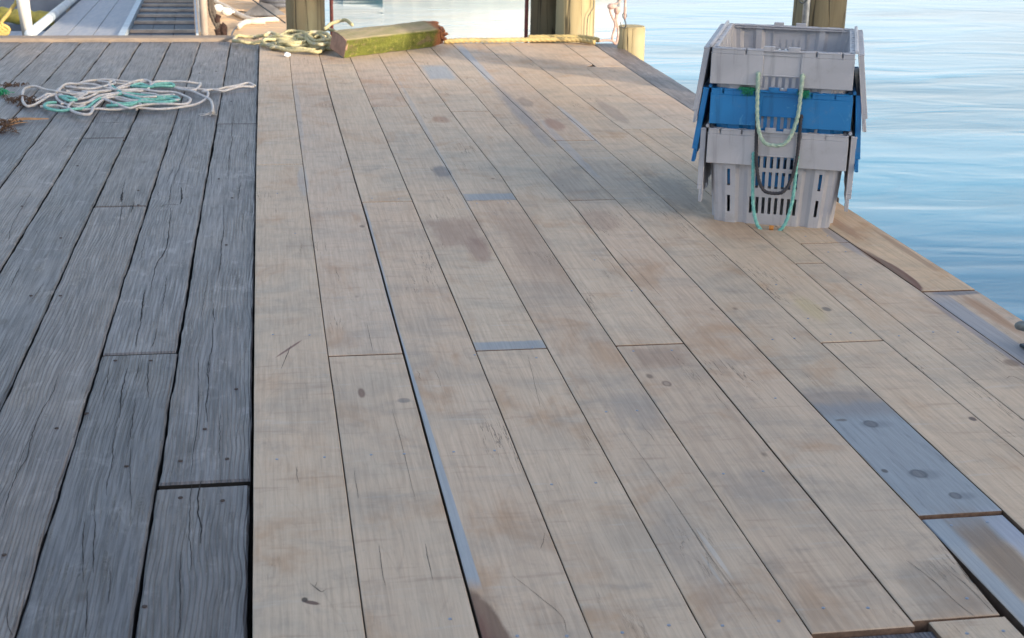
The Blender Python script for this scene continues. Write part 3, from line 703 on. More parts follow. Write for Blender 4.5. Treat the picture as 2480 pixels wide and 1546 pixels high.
M['rope_pink'] = rope_mat('pink_rope', (0.55, 0.36, 0.32), (0.42, 0.28, 0.24), (0.58, 0.50, 0.44))
M['net'] = rope_mat('green_net', (0.03, 0.28, 0.14), (0.015, 0.17, 0.09))
M['orange_tape'] = simple('orange_tape', (0.60, 0.24, 0.04), 0.5, 0.2, 30)
HZ = 0.455      # crate height
def draft(z): return 0.034*z/HZ
def corr(u, half, cols, dep):
    """corrugation depth of a wall at u; cols: list of (centre, halfwidth) of ribs standing proud"""
    d = 0.0
    for c, w in cols:
        t = (w+.016-abs(u-c))/.016
        d = max(d, dep*max(0.0, min(1.0, t)))
    return d
def wall(bm, half0, dist0, axis, sgn, cols, slots, y_c):
    """one side of the crate body; slots: (u0,u1,z0,z1)"""
    us = {-1.0, 1.0}
    U = set([-half0, half0, -half0+.02, half0-.02])
    for c, w in cols:
        for q in (c-w-.016, c-w, c+w, c+w+.016): U.add(q)
    Z = set([0.0, .006, .14, .275, .40, HZ])
    for a, b, c, d in slots: U.add(a); U.add(b); Z.add(c); Z.add(d)
    def clean(S, lo, hi):
        S = sorted(x for x in S if lo-1e-6 <= x <= hi+1e-6); out = [S[0]]
        for x in S[1:]:
            if x-out[-1] > 5e-4: out.append(x)
        return out
    U = clean(U, -half0, half0); Z = clean(Z, 0, HZ)
    grid = []
    for z in Z:
        row = []
        k = 1+draft(z)/half0
        for u in U:
            edge = max(0.0, 1-(half0-abs(u))/.02)
            d = dist0+draft(z)+corr(u, half0, cols, .016)-edge*.010
            uu = u*k - math.copysign(edge*.004, u)
            if axis == 'y': co = (uu, y_c+sgn*d, z)
            else: co = (sgn*d, y_c+uu, z)
            row.append(bm.verts.new(co))
        grid.append(row)
    for j in range(len(Z)-1):
        for i in range(len(U)-1):
            um = (U[i]+U[i+1])/2; zm = (Z[j]+Z[j+1])/2
            if any(a < um < b and c < zm < d for a, b, c, d in slots): continue
            q = (grid[j][i], grid[j][i+1], grid[j+1][i+1], grid[j+1][i])
            bm.faces.new(q)
    return grid
def crate_body(bm):
    W, D, yc = .268, .43, .43
    fr = [(-.193, .021), (.193, .021), (0.0, .115)]
    sl = []
    for c in (-.200, .197):
        for z0, z1 in ((.054, .134), (.182, .262)): sl.append((c-.0065, c+.0065, z0, z1))
    for k in range(8): sl.append((-.108+k*.0283-.0068+.009, -.108+k*.0283+.0068+.009, .054, .134))
    for k in range(7): sl.append((-.083+k*.0283-.0068+.007, -.083+k*.0283+.0068+.007, .178, .258))
    for k in range(6): sl.append((-.083+k*.0283-.0068+.009, -.083+k*.0283+.0068+.009, .277, .335))
    wall(bm, W, D, 'y', -1, fr, sl, yc)
    sb = [(-.050+k*.0283, -.050+k*.0283+.010, .275, .382) for k in range(4)]+[(-.108+k*.0283, -.108+k*.0283+.011, .054, .134) for k in range(8)]
    wall(bm, W, D, 'y', 1, fr, sb, yc)
    sc = [(-.30, .03), (-.15, .03), (0, .03), (.15, .03), (.30, .03)]
    ss = [(c-.006, c+.006, z0, z1) for c, w in sc for z0, z1 in ((.06, .135), (.18, .255))]
    wall(bm, D, W, 'x', -1, sc, ss, yc); wall(bm, D, W, 'x', 1, sc, ss, yc)
    bmesh.ops.remove_doubles(bm, verts=bm.verts, dist=.0015)
    # floor
    v = [bm.verts.new(q) for q in ((-.262, .005, .004), (.262, .005, .004), (.262, .855, .004), (-.262, .855, .004))]
    bm.faces.new(v)
    bmesh.ops.recalc_face_normals(bm, faces=bm.faces)
def crate_skirt(bm, var):
    T = .0055
    zt = HZ-.009; zb = .289
    for sgn, yf in ((-1, -.060), (1, .920)):
        y = yf-sgn*T/2
        tilt = Matrix.Rotation(sgn*-0.025, 3, 'X')
        # two outer panels and the recessed middle one above the handle notch
        for s in (-1, 1):
            box(bm, (s*.203, y, (zt-.020+zb)/2), (.236, T, zt-.020-zb), bevel=.0018)
            cs = sorted(q for q in var['cuts'] if .085 < s*q < .321)
            ends = sorted([s*.085, s*.321]); xs_ = [ends[0]]+cs+[ends[1]]
            for a_, b_ in zip(xs_, xs_[1:]): box(bm, ((a_+b_)/2, y-sgn*.0008, zt-.0095), (b_-a_-.0075, T, .0205), bevel=.0018)
            # return lip at the notch
            box(bm, (s*.0865, y-sgn*.010, (zt+zb)/2-.001), (.004, .020, zt-zb-.004))
            bm2 = [bm.verts.new(q) for q in ((s*.0855, y-sgn*.002, zb+.001), (s*.112, y-sgn*.002, zb+.001), (s*.0855, y-sgn*.002, zb-.014))]
            f = bm.faces.new(bm2); r = bmesh.ops.extrude_face_region(bm, geom=[f]); bmesh.ops.translate(bm, vec=(0, -sgn*.004, 0), verts=[e for e in r['geom'] if isinstance(e, bmesh.types.BMVert)])
        box(bm, (0, y-sgn*.008, (zt+.338)/2-.003), (.169, T, zt-.338-.006), bevel=.0015)
        box(bm, (0, y-sgn*.012, .337), (.169, .022, .005), bevel=.001)
        box(bm, (0, y-sgn*.0015, zt-.016), (.646, .003, .004))
        # top lip with slits
        cuts = var['cuts']; xs = [-.318]+cuts+[.318]
        for a, b in zip(xs, xs[1:]):
            if b-a < .03: continue
            box(bm, ((a+b)/2, yf-sgn*.016, zt+.003), (b-a-.009, .034, .0075), bevel=.002)
        for tx, tw in var['tabs']:
            box(bm, (tx, yf-sgn*.010, zt+.0135), (tw, .022, .018), bevel=.002)
        # shadow gap between lip and wall
        box(bm, (0, yf-sgn*.033, zt-.006), (.60, .012, .006))
    for s in (-1, 1):
        x = s*.3165
        box(bm, (x, .43, (zt+zb+.06)/2), (T, .968, zt-zb-.06), bevel=.0015)
        box(bm, (s*.308, .43, zt+.003), (.024, .96, .0075), bevel=.002)
    for a in (-1, 1):
        for b in (-.052, .912):
            box(bm, (a*.302, b, (zt+zb)/2+.004), (.020, .014, zt-zb-.02), bevel=.004)
def lid_flap(bm, side, ang, zlen=.325):
    """one half of the folding lid hanging open outside the long wall; origin at hinge line"""
    R = Matrix.Rotation(-side*ang, 3, 'Y')
    def B(c, s, bv=.002):
        box(bm, tuple(R @ Vector((side*c[0], c[1], c[2])) + Vector((side*.322, 0, HZ-.002))), s, rot=R, bevel=bv)
    B((.012, .43, -zlen*.5), (.005, .93, zlen-.01))
    for yy in (-.030, .890): B((.022, yy, -zlen*.5+.01), (.026, .006, zlen-.03))
    B((.024, .43, -.012), (.028, .93, .006)); B((.022, .43, -zlen+.05), (.022, .93, .005))
    for k in range(5): B((.020, .05+k*.19, -zlen*.5), (.016, .004, zlen-.06))
    # fingers of the free edge
    for k in range(7):
        L = .035 if k % 2 == 0 else .018
        B((.012, -.02+k*.15, -zlen-L*.5+.006), (.006, .072, L))
    B((.020, -.010, -zlen-.006), (.014, .045, .060), .003)
def hinge(bm, side):
    sweep(bm, [Vector((side*.326, -.045, HZ+.004)), Vector((side*.326, .91, HZ+.004))], .004, 8)
    for k in range(24):
        cyl(bm, (side*.326, -.035+k*.0405, HZ+.004), (side*.326, -.035+k*.0405+.022, HZ+.004), .0085, None, 10)
def handle(bm, r, sag, sx, zb_y, twist=8.0):
    # U of rope through two holes of the skirt, knots inside
    zt = .336
    pts = []
    top = .062
    pts += [Vector((-.103, -.020, zt+.004)), Vector((-.103, -.052, zt+.008)), Vector((-.103, -.074, zt-.004))]
    n = 11
    for i in range(1, n):
        t = i/n; th = math.pi*t
        u = -math.cos(th)
        sup = math.copysign(abs(u)**0.62, u)
        x = .099*sup*(1-.10*math.sin(th))+sx*math.sin(th)
        z = zt-.010-sag*(math.sin(th)**0.62)
        y = -.079-zb_y*math.sin(th)
        pts.append(Vector((x, y, z)))
    pts += [Vector((.096, -.074, zt-.004)), Vector((.096, -.052, zt+.008)), Vector((.096, -.020, zt+.004))]
    rope_mesh(bm, pts, r, step=r*.5, lobes=3, depth=.40, pitch=twist, n=8, seg=15)
    for x in (-.103, .096):
        cyl(bm, (x, -.058, zt+.006), (x, -.066, zt+.006), r*1.25, r*1.1, 14)
CR = g(1729.7, 533); CR2 = g(2007, 553)
cdir = (CR2-CR).normalized(); CYAW = math.atan2(cdir.y, cdir.x)
CC = (CR+CR2)/2
specs = [
 ('grey_plastic', 0.0, 'rope_teal', .0088, .338, .0, .030, (.00, .00), dict(cuts=[-.265, -.165, .105, .215], tabs=[(-.035, .05), (.048, .05)]), 'bottom grey crate of the stack, teal rope handle touching the deck', 'teal rope handle'),
 ('blue_plastic', 0.186, 'rope_black', .0088, .338, .0, .028, (.13, .075), dict(cuts=[-.265, -.120, .135, .240], tabs=[(-.035, .05), (.048, .05)]), 'blue crate nested between two grey crates, black rope handle', 'black rope handle'),
 ('grey_plastic', 0.372, 'rope_green', .0098, .300, -.006, .022, (.12, .15), dict(cuts=[-.165, .150, .265], tabs=[(-.062, .05), (.050, .052)]), 'topmost grey crate of the stack, open, pale green rope handle', 'pale green rope handle'),
]
for i, (mt, z, rm, rr, sag, sx, zy, an, var, lab, rl) in enumerate(specs):
    jx, jr = ((0, 0), (.002, .004), (-.006, -.006))[i]
    t = empty('stacking_crate', (CC.x+jx, CC.y, z), CYAW+jr, lab, 'crate', 'nested plastic crates stacked at the edge of the deck')
    bm = bmesh.new(); crate_body(bm); o = new_mesh_obj('crate_body', bm, M[mt], t)
    md = o.modifiers.new('thickness', 'SOLIDIFY'); md.thickness = .0035; md.offset = 1.0
    bm = bmesh.new(); crate_skirt(bm, var); new_mesh_obj('skirt', bm, M[mt], t)
    for side, a in ((-1, an[0]), (1, an[1])):
        bm = bmesh.new(); lid_flap(bm, side, a); fo = new_mesh_obj('lid_flap', bm, M[mt], t)
        bm = bmesh.new(); hinge(bm, side); new_mesh_obj('hinge_rod', bm, M['pale_edge'] if mt == 'grey_plastic' else M[mt], fo)
    bm = bmesh.new(); handle(bm, rr, sag, sx, zy, 9.0 if rm != 'rope_black' else 5.0)
    h = new_mesh_obj('rope_handle', bm, M[rm], t, smooth=True); h['label'] = rl
    if i == 0:
        bm = bmesh.new()
        sweep(bm, [Vector((-.004+q*.004, -.109, .0105-abs(q-2)*.0003)) for q in range(6)], .0105, 10)
        new_mesh_obj('tape_wrap', bm, M['orange_tape'], h)
# netting scraps pinched between the blue and the top grey crate
random.seed(5)
for cxn, wn, nlab in ((-.150, .040, 'larger tuft of green netting left of the pale green rope handle, under the topmost crate'), (.105, .022, 'smaller tuft of green netting right of the pale green rope handle, under the topmost crate')):
    t_net = bmesh.new()
    for k in range(90):
        x0 = cxn+random.uniform(-wn, wn); x1 = x0+random.uniform(-.018, .018)
        dp = random.uniform(.25, 1.0)*(.042 if abs(x0-cxn) < wn*.7 else .022)
        p = [Vector((x0, -.030, .648)), Vector((x0, -.068, .652-dp*.15)), Vector(((x0+x1)/2, -.074-random.uniform(0, .010), .652-dp*.6)), Vector((x1, -.070, .652-dp))]
        sweep(t_net, catmull(p, 3), .0011, 4)
    no = new_mesh_obj('green_netting', t_net, M['net'], None, loc=(CC.x, CC.y, 0)); no.rotation_euler = (0, 0, CYAW)
    tag(no, nlab, 'netting', 'green netting tufts in the crate stack')

# ------------------------------------------------------------------ ropes on the deck
def trace(zoom, x0, y0, pts, z=0.006, lift=0.004):
    out = []
    for i, p in enumerate(pts):
        q = g(x0+p[0]/zoom, y0+p[1]/zoom, z)
        q.z = z+lift*abs(math.sin(i*1.7)); out.append(q)
    return out
Z1 = 3.7906
white = [
 [(2340,790),(2280,775),(2180,790),(2060,820),(1960,835),(1820,830),(1640,815),(1500,790),(1390,765),(1200,760),(1000,745),(860,740),(760,770),(640,800),(540,830),(515,890),(560,950),(680,985),(820,995)],
 [(2330,800),(2200,810),(2050,840),(1950,835),(1860,850),(1910,860),(1890,920),(1790,970),(1640,1000),(1450,1010),(1250,1005),(1050,1010),(900,1015),(700,1010),(520,985),(370,985)],
 [(420,825),(330,808),(260,805),(220,835),(205,890),(215,950),(250,985),(310,975),(380,940),(440,895),(500,880)],
 [(420,825),(560,860),(700,870),(860,860),(1010,840),(1150,790),(1290,745),(1370,755),(1385,795),(1330,840),(1200,850),(1050,860),(900,900),(780,960),(700,1010)],
 [(850,985),(855,1020),(820,1055),(750,1062),(670,1030),(628,995),(660,955),(740,900),(800,870),(760,845)],
 [(520,850),(600,790),(720,775),(860,790),(1000,820),(1130,840),(1290,830),(1440,850),(1600,860),(1700,890),(1750,930),(1700,960),(1560,970),(1390,960),(1260,990),(1180,1000),(1060,960),(960,920)],
 [(640,830),(760,840),(880,880),(1000,900),(1120,930),(1260,960),(1300,980),(1250,1015)],
 [(1840,765),(1835,800),(1790,830),(1700,840),(1600,815)],
 [(1840,770),(1700,765),(1560,755),(1440,762),(1390,790)],
 [(1640,820),(1760,850),(1870,890),(1930,930),(1950,970),(1955,1010),(1950,1040)],
 [(560,870),(620,930),(700,960),(820,950),(960,900),(1100,870),(1180,880),(1290,900),(1420,900),(1550,880),(1600,885)],
 [(600,800),(700,820),(840,820),(980,800),(1060,770),(1020,760),(1000,790),(1040,830)],
 [(480,870),(430,880),(380,900),(330,935),(350,920),(420,890)],
 [(900,745),(1000,770),(1120,775),(1240,780),(1300,770),(1200,800),(1060,830),(900,850),(760,870),(660,850),(610,850)],
 [(560,960),(680,930),(800,900),(900,860),(820,850),(700,900),(620,910),(540,880)],
 [(1300,860),(1420,880),(1560,920),(1640,930),(1500,950),(1340,940),(1200,930),(1060,900),(950,930),(860,990)],
]
bm = bmesh.new()
random.seed(3)
for k, w in enumerate(white):
    pts = trace(Z1, 0, 0, w, -.005+.0035*(k % 6), .010)
    rope_mesh(bm, pts, .0095, step=.011, lobes=3, depth=.18, pitch=8, n=8, seg=7)
for k in range(16):   # frayed end
    a = g(1950/Z1, 1030/Z1, -.005)
    p = [a, a+Vector((random.uniform(-.02, .02), -.05, random.uniform(0, .02))), a+Vector((random.uniform(-.09, .03), random.uniform(-.13, -.04), -.003))]
    sweep(bm, catmull(p, 4), .0022, 4)
tag(new_mesh_obj('white_rope', bm, M['rope_white'], None, smooth=True), 'tangled off-white rope lying on the grey boards, frayed at one end', 'rope')
teal = [
 [(1010,775),(1060,830),(1150,880),(1260,920),(1390,945),(1520,950),(1640,930),(1600,900),(1450,905),(1300,880),(1150,875),(1000,890),(900,930),(800,990),(680,1020),(560,1025),(450,1015),(410,985),(440,960),(520,955)],
 [(1200,795),(1290,785),(1370,800),(1480,805),(1590,800),(1570,780),(1440,785),(1390,810),(1300,810),(1230,800)],
 [(550,890),(620,905),(700,920),(640,940),(580,910)],
 [(980,975),(1080,985),(1200,970),(1320,930),(1420,925),(1540,920),(1600,940),(1480,955),(1300,950),(1150,960),(1020,965)],
]
bm = bmesh.new()
for k, w in enumerate(teal):
    rope_mesh(bm, trace(Z1, 0, 0, w, .004+.006*(k % 3), .012), .0112, step=.012, lobes=3, depth=.18, pitch=8, n=8, seg=7)
tag(new_mesh_obj('teal_rope', bm, M['rope_teal'], None, smooth=True), 'teal green rope tangled through the white rope on the grey boards', 'rope')

# old rope heap by the first piling
Z2 = 3.7906
heap = [
 [(20,370),(60,350),(160,345),(300,350),(420,345),(560,300),(640,290),(760,285),(900,290),(960,300)],
 [(20,375),(80,400),(200,405),(330,395),(450,420),(600,450),(760,440),(880,460),(920,470)],
 [(280,410),(380,445),(520,470),(680,485),(800,490),(860,460),(920,465)],
 [(300,330),(360,320),(450,330),(520,310),(600,300),(680,320),(640,360),(540,370),(420,380),(340,360)],
 [(720,310),(700,340),(760,380),(840,390),(900,370),(880,330),(800,310),(720,310)],
 [(640,400),(560,380),(480,390),(520,430),(640,430),(760,420),(860,430),(900,410)],
 [(360,340),(460,350),(560,350),(660,330),(740,360),(680,400),(560,410),(440,400)],
 [(760,320),(830,350),(880,400),(830,430),(740,410),(690,370),(700,330)],
 [(860,265),(920,240),(980,205),(1050,205),(1110,240)],
 [(300,360),(340,390),(460,380),(560,400),(700,390),(820,400),(900,420)],
 [(500,450),(620,465),(740,465),(840,440),(780,410),(660,415)],
]
bm = bmesh.new(); random.seed(9)
for k, w in enumerate(heap):
    hz = (.015, .018, .018, .045, .085, .04, .06, .07, .17, .03, .03)[k]
    pts = trace(Z2, 560, 0, w, hz, .02)
    rope_mesh(bm, pts, .0165, step=.014, lobes=3, depth=.30, pitch=8, n=8, seg=10)
for k in range(15):   # buried turns of the heap
    cxx = random.uniform(.08, .42); cyy = random.uniform(12.15, 12.75); zz = random.uniform(.015, .085)*(1-abs(cxx-.27)*1.6); r1 = random.uniform(.08, .24); r2 = random.uniform(.05, .16); a0 = random.uniform(0, 6)
    pts = [Vector((cxx+r1*math.cos(a0+t*.7), min(12.95, cyy+r2*math.sin(a0+t*.7)), max(.015, zz+.02*math.sin(t*1.3+k)))) for t in range(8)]
    rope_mesh(bm, pts, .0155, step=.016, lobes=3, depth=.30, pitch=8, n=6, seg=9)
tag(new_mesh_obj('rope_heap', bm, M['rope_olive'], None, smooth=True), 'heap of old dirty yellow rope coiled at the foot of the piling', 'rope')
# thick hawser along the far edge
bm = bmesh.new()
pts = [g(1075, 101, .02), g(1130, 98, .03), g(1200, 98, .03), g(1270, 97, .03), g(1340, 96, .035), g(1400, 97, .035), g(1440, 103, .03)]
pts = [Vector((p.x, min(p.y, 12.60), p.z)) for p in pts]
rope_mesh(bm, pts, .023, step=.010, lobes=3, depth=.30, pitch=6, n=10, seg=15)
pts2 = [p+Vector((.05, .07, .012)) for p in pts[3:]]
rope_mesh(bm, pts2, .024, step=.014, lobes=3, depth=.24, pitch=7, n=10, seg=14)
tag(new_mesh_obj('mooring_hawser', bm, M['rope_yellow'], None, smooth=True), 'thick sunlit yellow mooring rope laid along the far deck edge', 'rope')

# ------------------------------------------------------------------ mossy timber
def moss_mat():
    s = NT('mossy_timber')
    n1 = s.noise(s.mapping((3, 14, 14)), 1.0, 6, .65, .4); n2 = s.noise(scale=26, detail=5, rough=.7)
    z = s.sep(s.pos)[2]; y = s.sep(s.pos)[1]
    c = s.mix(s.ramp(n1, .35, .65), (.130, .145, .030), (.075, .088, .02))
    c = s.mix(s.ramp(n2, .52, .72), c, (.26, .25, .07))
    n3 = s.noise(s.mapping((4, 9, 9), loc=(3, 1, 2)), 1.0, 5, .7, .6)
    c = s.mix(s.ramp(n3, .50, .66, 0, .85), c, (.15, .115, .065))
    topc = s.mix(s.ramp(n1, .35, .65), (.22, .205, .12), (.31, .26, .18))
    c = s.mix(s.ramp(z, .145, .158), c, topc)
    c = s.mix(s.ramp(s.math('ADD', s.sep(s.pos)[0], s.math('MULTIPLY', n2, .16)), 1.03, 1.12), c, (.24, .10, .045))
    return s.set(c, .85, None, s.bump(s.math('ADD', n1, n2), .8, .012), .2)
p0 = g(833, 141); p1 = g(1062, 113)
beam_len = 1.12
by = math.atan2(p1.y-p0.y, p1.x-p0.x)
bt = empty('mossy_beam', (p0.x, p0.y, 0.002), 0, 'short green mossy timber beam with a rotten red-brown end, by the rope heap', 'beam')
bt.rotation_mode = 'XYZ'
Rb = Matrix.Rotation(by-.03, 4, 'Z') @ Matrix.Rotation(-0.008, 4, 'Y') @ Matrix.Rotation(math.radians(17), 4, 'X')
bt.rotation_euler = Rb.to_euler()
bm = bmesh.new()
n = 40
rows = []
for i in range(n+1):
    x = beam_len*i/n
    r = []
    for (yy, zz) in ((0, 0), (.07, 0), (.14, 0), (.19, 0), (.19, .06), (.19, .12), (.19, .155), (.13, .165), (.06, .162), (.012, .158), (0, .145), (0, .08)):
        q = Vector((x, yy, zz)); nn = mnoise.noise(q*9)*.006+mnoise.noise(q*30)*.003
        c = Vector((x, .095, .08)); q += (q-c).normalized()*nn
        if i > n-4: q = q.lerp(c, (i-n+4)*.05+max(0, mnoise.noise(q*22))*.25)
        if i > n-2: q.x += mnoise.noise(q*31)*.05
        r.append(bm.verts.new(q))
    rows.append(r)
for A, Bq in zip(rows, rows[1:]):
    for k in range(12): bm.faces.new((A[k], A[(k+1) % 12], Bq[(k+1) % 12], Bq[k]))
bm.faces.new(rows[-1])
bmesh.ops.recalc_face_normals(bm, faces=bm.faces)
new_mesh_obj('beam_body', bm, moss_mat(), bt)
bm = bmesh.new(); bm.faces.new([bm.verts.new(v) for v in [(-.001, .0, .002), (-.001, .19, .002), (-.001, .19, .15), (-.001, .06, .160), (-.012, .012, .156), (-.001, 0, .14)]])
r = bmesh.ops.extrude_face_region(bm, geom=list(bm.faces)); bmesh.ops.translate(bm, vec=(.02, 0, 0), verts=[e for e in r['geom'] if isinstance(e, bmesh.types.BMVert)])
new_mesh_obj('sawn_end', bm, simple('sawn_end_wood', (.33, .21, .16), .8, .3, 14, bump=.5, bscale=50), bt)
bm = bmesh.new()
for k in range(40):
    c = Vector((beam_len+random.uniform(-.07, .008), random.uniform(.01, .18), random.uniform(.02, .15)))
    s_ = random.uniform(.010, .022)
    bmesh.ops.create_icosphere(bm, subdivisions=2, radius=s_, matrix=Matrix.Translation(c) @ Matrix.Diagonal((random.uniform(1, 2.2), 1, random.uniform(.5, 1), 1)))
for v in bm.verts: v.co += Vector((mnoise.noise(v.co*60), mnoise.noise(v.co*60+Vector((5, 5, 5))), mnoise.noise(v.co*60+Vector((9, 1, 3)))))*.012
new_mesh_obj('rotten_end', bm, simple('rotten_wood', (.30, .105, .045), .9, .6, 30, bump=1.0, bscale=90, col2=(.13, .06, .035)), bt)

# ------------------------------------------------------------------ pilings
def piling_mat(name, c1, c2, c3):
    s = NT(name)
    n1 = s.noise(s.mapping((9, 9, 1.1)), 1.0, 6, .6, .4); n2 = s.noise(s.mapping((2.2, 2.2, 1.2)), 1.0, 4, .6)
    ck = s.noise(s.mapping((7, 7, .35)), 1.0, 3, .5, .2)
    c = s.mix(s.ramp(n1, .35, .68), c1, c2); c = s.mix(s.ramp(n2, .50, .72), c, c3)
    cr = s.ramp(s.math('ABSOLUTE', s.math('SUBTRACT', ck, .5)), .012, .002)
    c = s.mix(s.math('MULTIPLY', cr, .7), c, (.04, .03, .02))
    return s.set(c, .8, None, s.bump(s.math('SUBTRACT', n1, s.math('MULTIPLY', cr, 1.5)), .6, .012), .25)
M['pile'] = piling_mat('piling_wood', (.25, .205, .125), (.16, .13, .08), (.23, .225, .15))
M['pile_sunlit'] = piling_mat('sunlit_piling_wood', (.43, .35, .20), (.33, .27, .145), (.38, .33, .21))  # lighter copy for the sunlit pilings, sunlight put into the colour
M['pile_shaded'] = piling_mat('shaded_piling_wood', (.17, .13, .075), (.11, .085, .05), (.15, .13, .08))  # darker copy for the shaded piling, shade put into the colour
def piling(c, r, top, mat, label, group, seed=0.0, r2=None):
    bm = bmesh.new()
    cyl(bm, (0, 0, -2.5), (0, 0, top-.012), r, r2 or r*.97, 40, 16, .05, seed)
    cyl(bm, (0, 0, top-.012), (0, 0, top), (r2 or r*.97)*.995, (r2 or r*.97)*.94, 40, 1, .05, seed+3)
    o = new_mesh_obj('piling', bm, M[mat], None, smooth=True, loc=(c[0], c[1], 0))
    for p in o.data.polygons:
        if abs(p.normal.z) > .6: p.use_smooth = False
    return tag(o, label, 'piling', group)
gp = 'round timber pilings along the wharf'
p = at(740, 50, 13.35); pil1 = piling((p.x, p.y), .178, 3.1, 'pile', 'brown timber piling behind the heap of old rope', gp, 1.0)
p = at(1322, 50, 13.45); piling((p.x, p.y), .15, 3.0, 'pile_shaded', 'dark shaded piling close beside the sunlit one', gp, 5.0)
p = at(1393, 50, 13.12); pil_b = piling((p.x, p.y), .182, 3.1, 'pile_sunlit', 'thick sunlit yellow piling at the far right corner of the deck', gp, 9.0)
p = at(1529.5, 66, 12.30); stump = piling((p.x, p.y), .124, .186, 'pile_sunlit', 'short cut-off piling stump beside the grey edge board', gp, 13.0)
p = at(1985, 30, 9.55); pil_c = piling((p.x, p.y), .183, 3.0, 'pile', 'weathered piling with a metal pipe behind the crate stack', gp, 17.0)
dx, dy = pil_c.location.x+math.sin(SUN_AZ)*4.2, pil_c.location.y+math.cos(SUN_AZ)*4.2  # extra unseen piling set sunward, to shade the one behind the crates
piling((dx, dy), .23, 2.6, 'pile', 'unseen thick piling added right of the deck to shade the piling behind the crates', gp, 23.0)
M['steel'] = simple('galvanised_steel', (.36, .38, .40), .4, .35, 30, metal=.7)
M['dark_steel'] = simple('dark_steel', (.07, .085, .10), .45, .4, 60, metal=.6)
# pipe up the front of the piling behind the crates
bm = bmesh.new(); q = at(1953, 20, 9.36)
cyl(bm, (q.x, q.y, -.9), (q.x, q.y, 2.6), .0235, None, 16)
pp = new_mesh_obj('metal_pipe', bm, M['steel'], None, smooth=True); tag(pp, 'grey metal pipe running up the piling behind the crates', 'pipe')
q2 = at(1946, 1, 9.31)
bm = bmesh.new()
sweep(bm, [Vector((q2.x-.008+.028*math.cos(t*.63), q2.y-.008, q2.z+.01+.028*math.sin(t*.63))) for t in range(10)], .006, 8, closed=True)
cyl(bm, (q2.x-.008, q2.y, q2.z+.01), (q2.x-.008, q2.y+.06, q2.z+.01), .012, None, 10)
new_mesh_obj('pipe_bracket', bm, M['dark_steel'], pp)
# wire on the sunlit piling
bm = bmesh.new()
w = [at(1438, -30, 12.95), at(1437, 8, 12.95), at(1436, 20, 12.94), at(1430, 30, 12.92), at(1424, 42, 12.92), at(1422, 60, 12.92), at(1421, 90, 12.92)]
sweep(bm, catmull(w, 6), .0035, 6)
tag(new_mesh_obj('wire', bm, M['dark_steel'], None, smooth=True), 'thin dark wire hanging down the sunlit piling', 'wire')
# red rods
M['red'] = simple('rusty_red_paint', (.20, .045, .04), .6, .4, 20, col2=(.10, .03, .03))
for (x, Y, r, lab) in ((803, 13.5, .017, 'thin rusty red rod beside the brown piling'), (1275, 13.4, .018, 'thin dark red rod left of the paired pilings')):
    q = at(x, 40, Y); bm = bmesh.new()
    cyl(bm, (0, 0, -1.4), (0, 0, 2.2), r, None, 12); cyl(bm, (0, 0, 2.2), (0, 0, 2.24), r*1.5, None, 12); box(bm, (0, -.1, -.18), (.05, .32, .012))
    tag(new_mesh_obj('red_rod', bm, M['red'], None, smooth=False, loc=(q.x, q.y, 0)), lab, 'rod', 'upright red rods at the far edge')

# ------------------------------------------------------------------ hooks and lashing at the stump
arm = bmesh.new()
hp = at(1512, 40, 12.1); hk2 = at(1500, 20, 12.1)
sweep(arm, [Vector((pil_b.location.x, pil_b.location.y, 2.55)), Vector((hp.x, hp.y, 2.55)), Vector((hp.x+.25, hp.y-.15, 2.55))], .035, 12)
sweep(arm, [Vector((pil_b.location.x, pil_b.location.y, 1.9)), Vector((hp.x, hp.y, 2.53))], .022, 10)
tag(new_mesh_obj('davit_arm', arm, M['steel'], None), 'steel arm reaching out from the sunlit piling above the hooks', 'davit')
Z6 = 10.08
def hz(x, y, Y=12.1): return at(1440+x/Z6, y/Z6, Y)
bm = bmesh.new()
sweep(bm, resample(catmull([Vector((hp.x, hp.y, 2.52)), hz(750, 0), hz(755, 150), hz(735, 300), hz(728, 335)], 8), .02), .0115, 8, 3, .2, 8)
hr = new_mesh_obj('hook_rope', bm, M['rope_pink'], None, smooth=True); tag(hr, 'straight pinkish rope holding the dark steel hook above the stump', 'rope')
bm = bmesh.new()
c0 = hz(728, 385); R0 = .019
sweep(bm, [c0+Vector((R0*math.cos(t*.45), 0, R0*math.sin(t*.45))) for t in range(14)], .0035, 8, closed=True)
sweep(bm, catmull([hz(728, 440), hz(735, 490), hz(758, 560), hz(765, 625), hz(740, 675), hz(700, 685), hz(660, 660), hz(640, 610), hz(630, 530)], 6), .0045, 8, rfun=lambda t: 1.25-.6*t*t)
tag(new_mesh_obj('steel_hook', bm, M['dark_steel'], None, smooth=True), 'small dark steel hook with an eye hanging over the stump', 'hook')
bm = bmesh.new()
strands = [
 [(640,-400),(640,-100),(620,0),(560,80),(470,120),(390,150),(370,200),(385,300),(430,420),(490,540),(500,640),(470,760),(440,870),(430,960)],
 [(390,160),(450,170),(520,200),(560,240),(590,280),(560,310),(520,280),(530,230),(590,230)],
 [(560,310),(545,400),(520,480),(540,560),(560,640),(575,760),(570,860),(560,960),(530,1060),(500,1090)],
 [(530,330),(520,420),(505,520),(515,620),(480,740),(450,840),(425,940),(440,1010),(500,1050)],
 [(500,1080),(440,1000),(300,985),(200,990),(110,1010)],
]
for w in strands: sweep(bm, resample(catmull([hz(*q) for q in w], 6), .015), .0105, 8, 3, .2, 8)
bmesh.ops.create_icosphere(bm, subdivisions=3, radius=.028, matrix=Matrix.Translation(hz(550, 260)) @ Matrix.Diagonal((1, 1, 1.25, 1)))
bmesh.ops.create_icosphere(bm, subdivisions=3, radius=.026, matrix=Matrix.Translation(hz(410, 160)) @ Matrix.Diagonal((1.4, 1, 1, 1)))
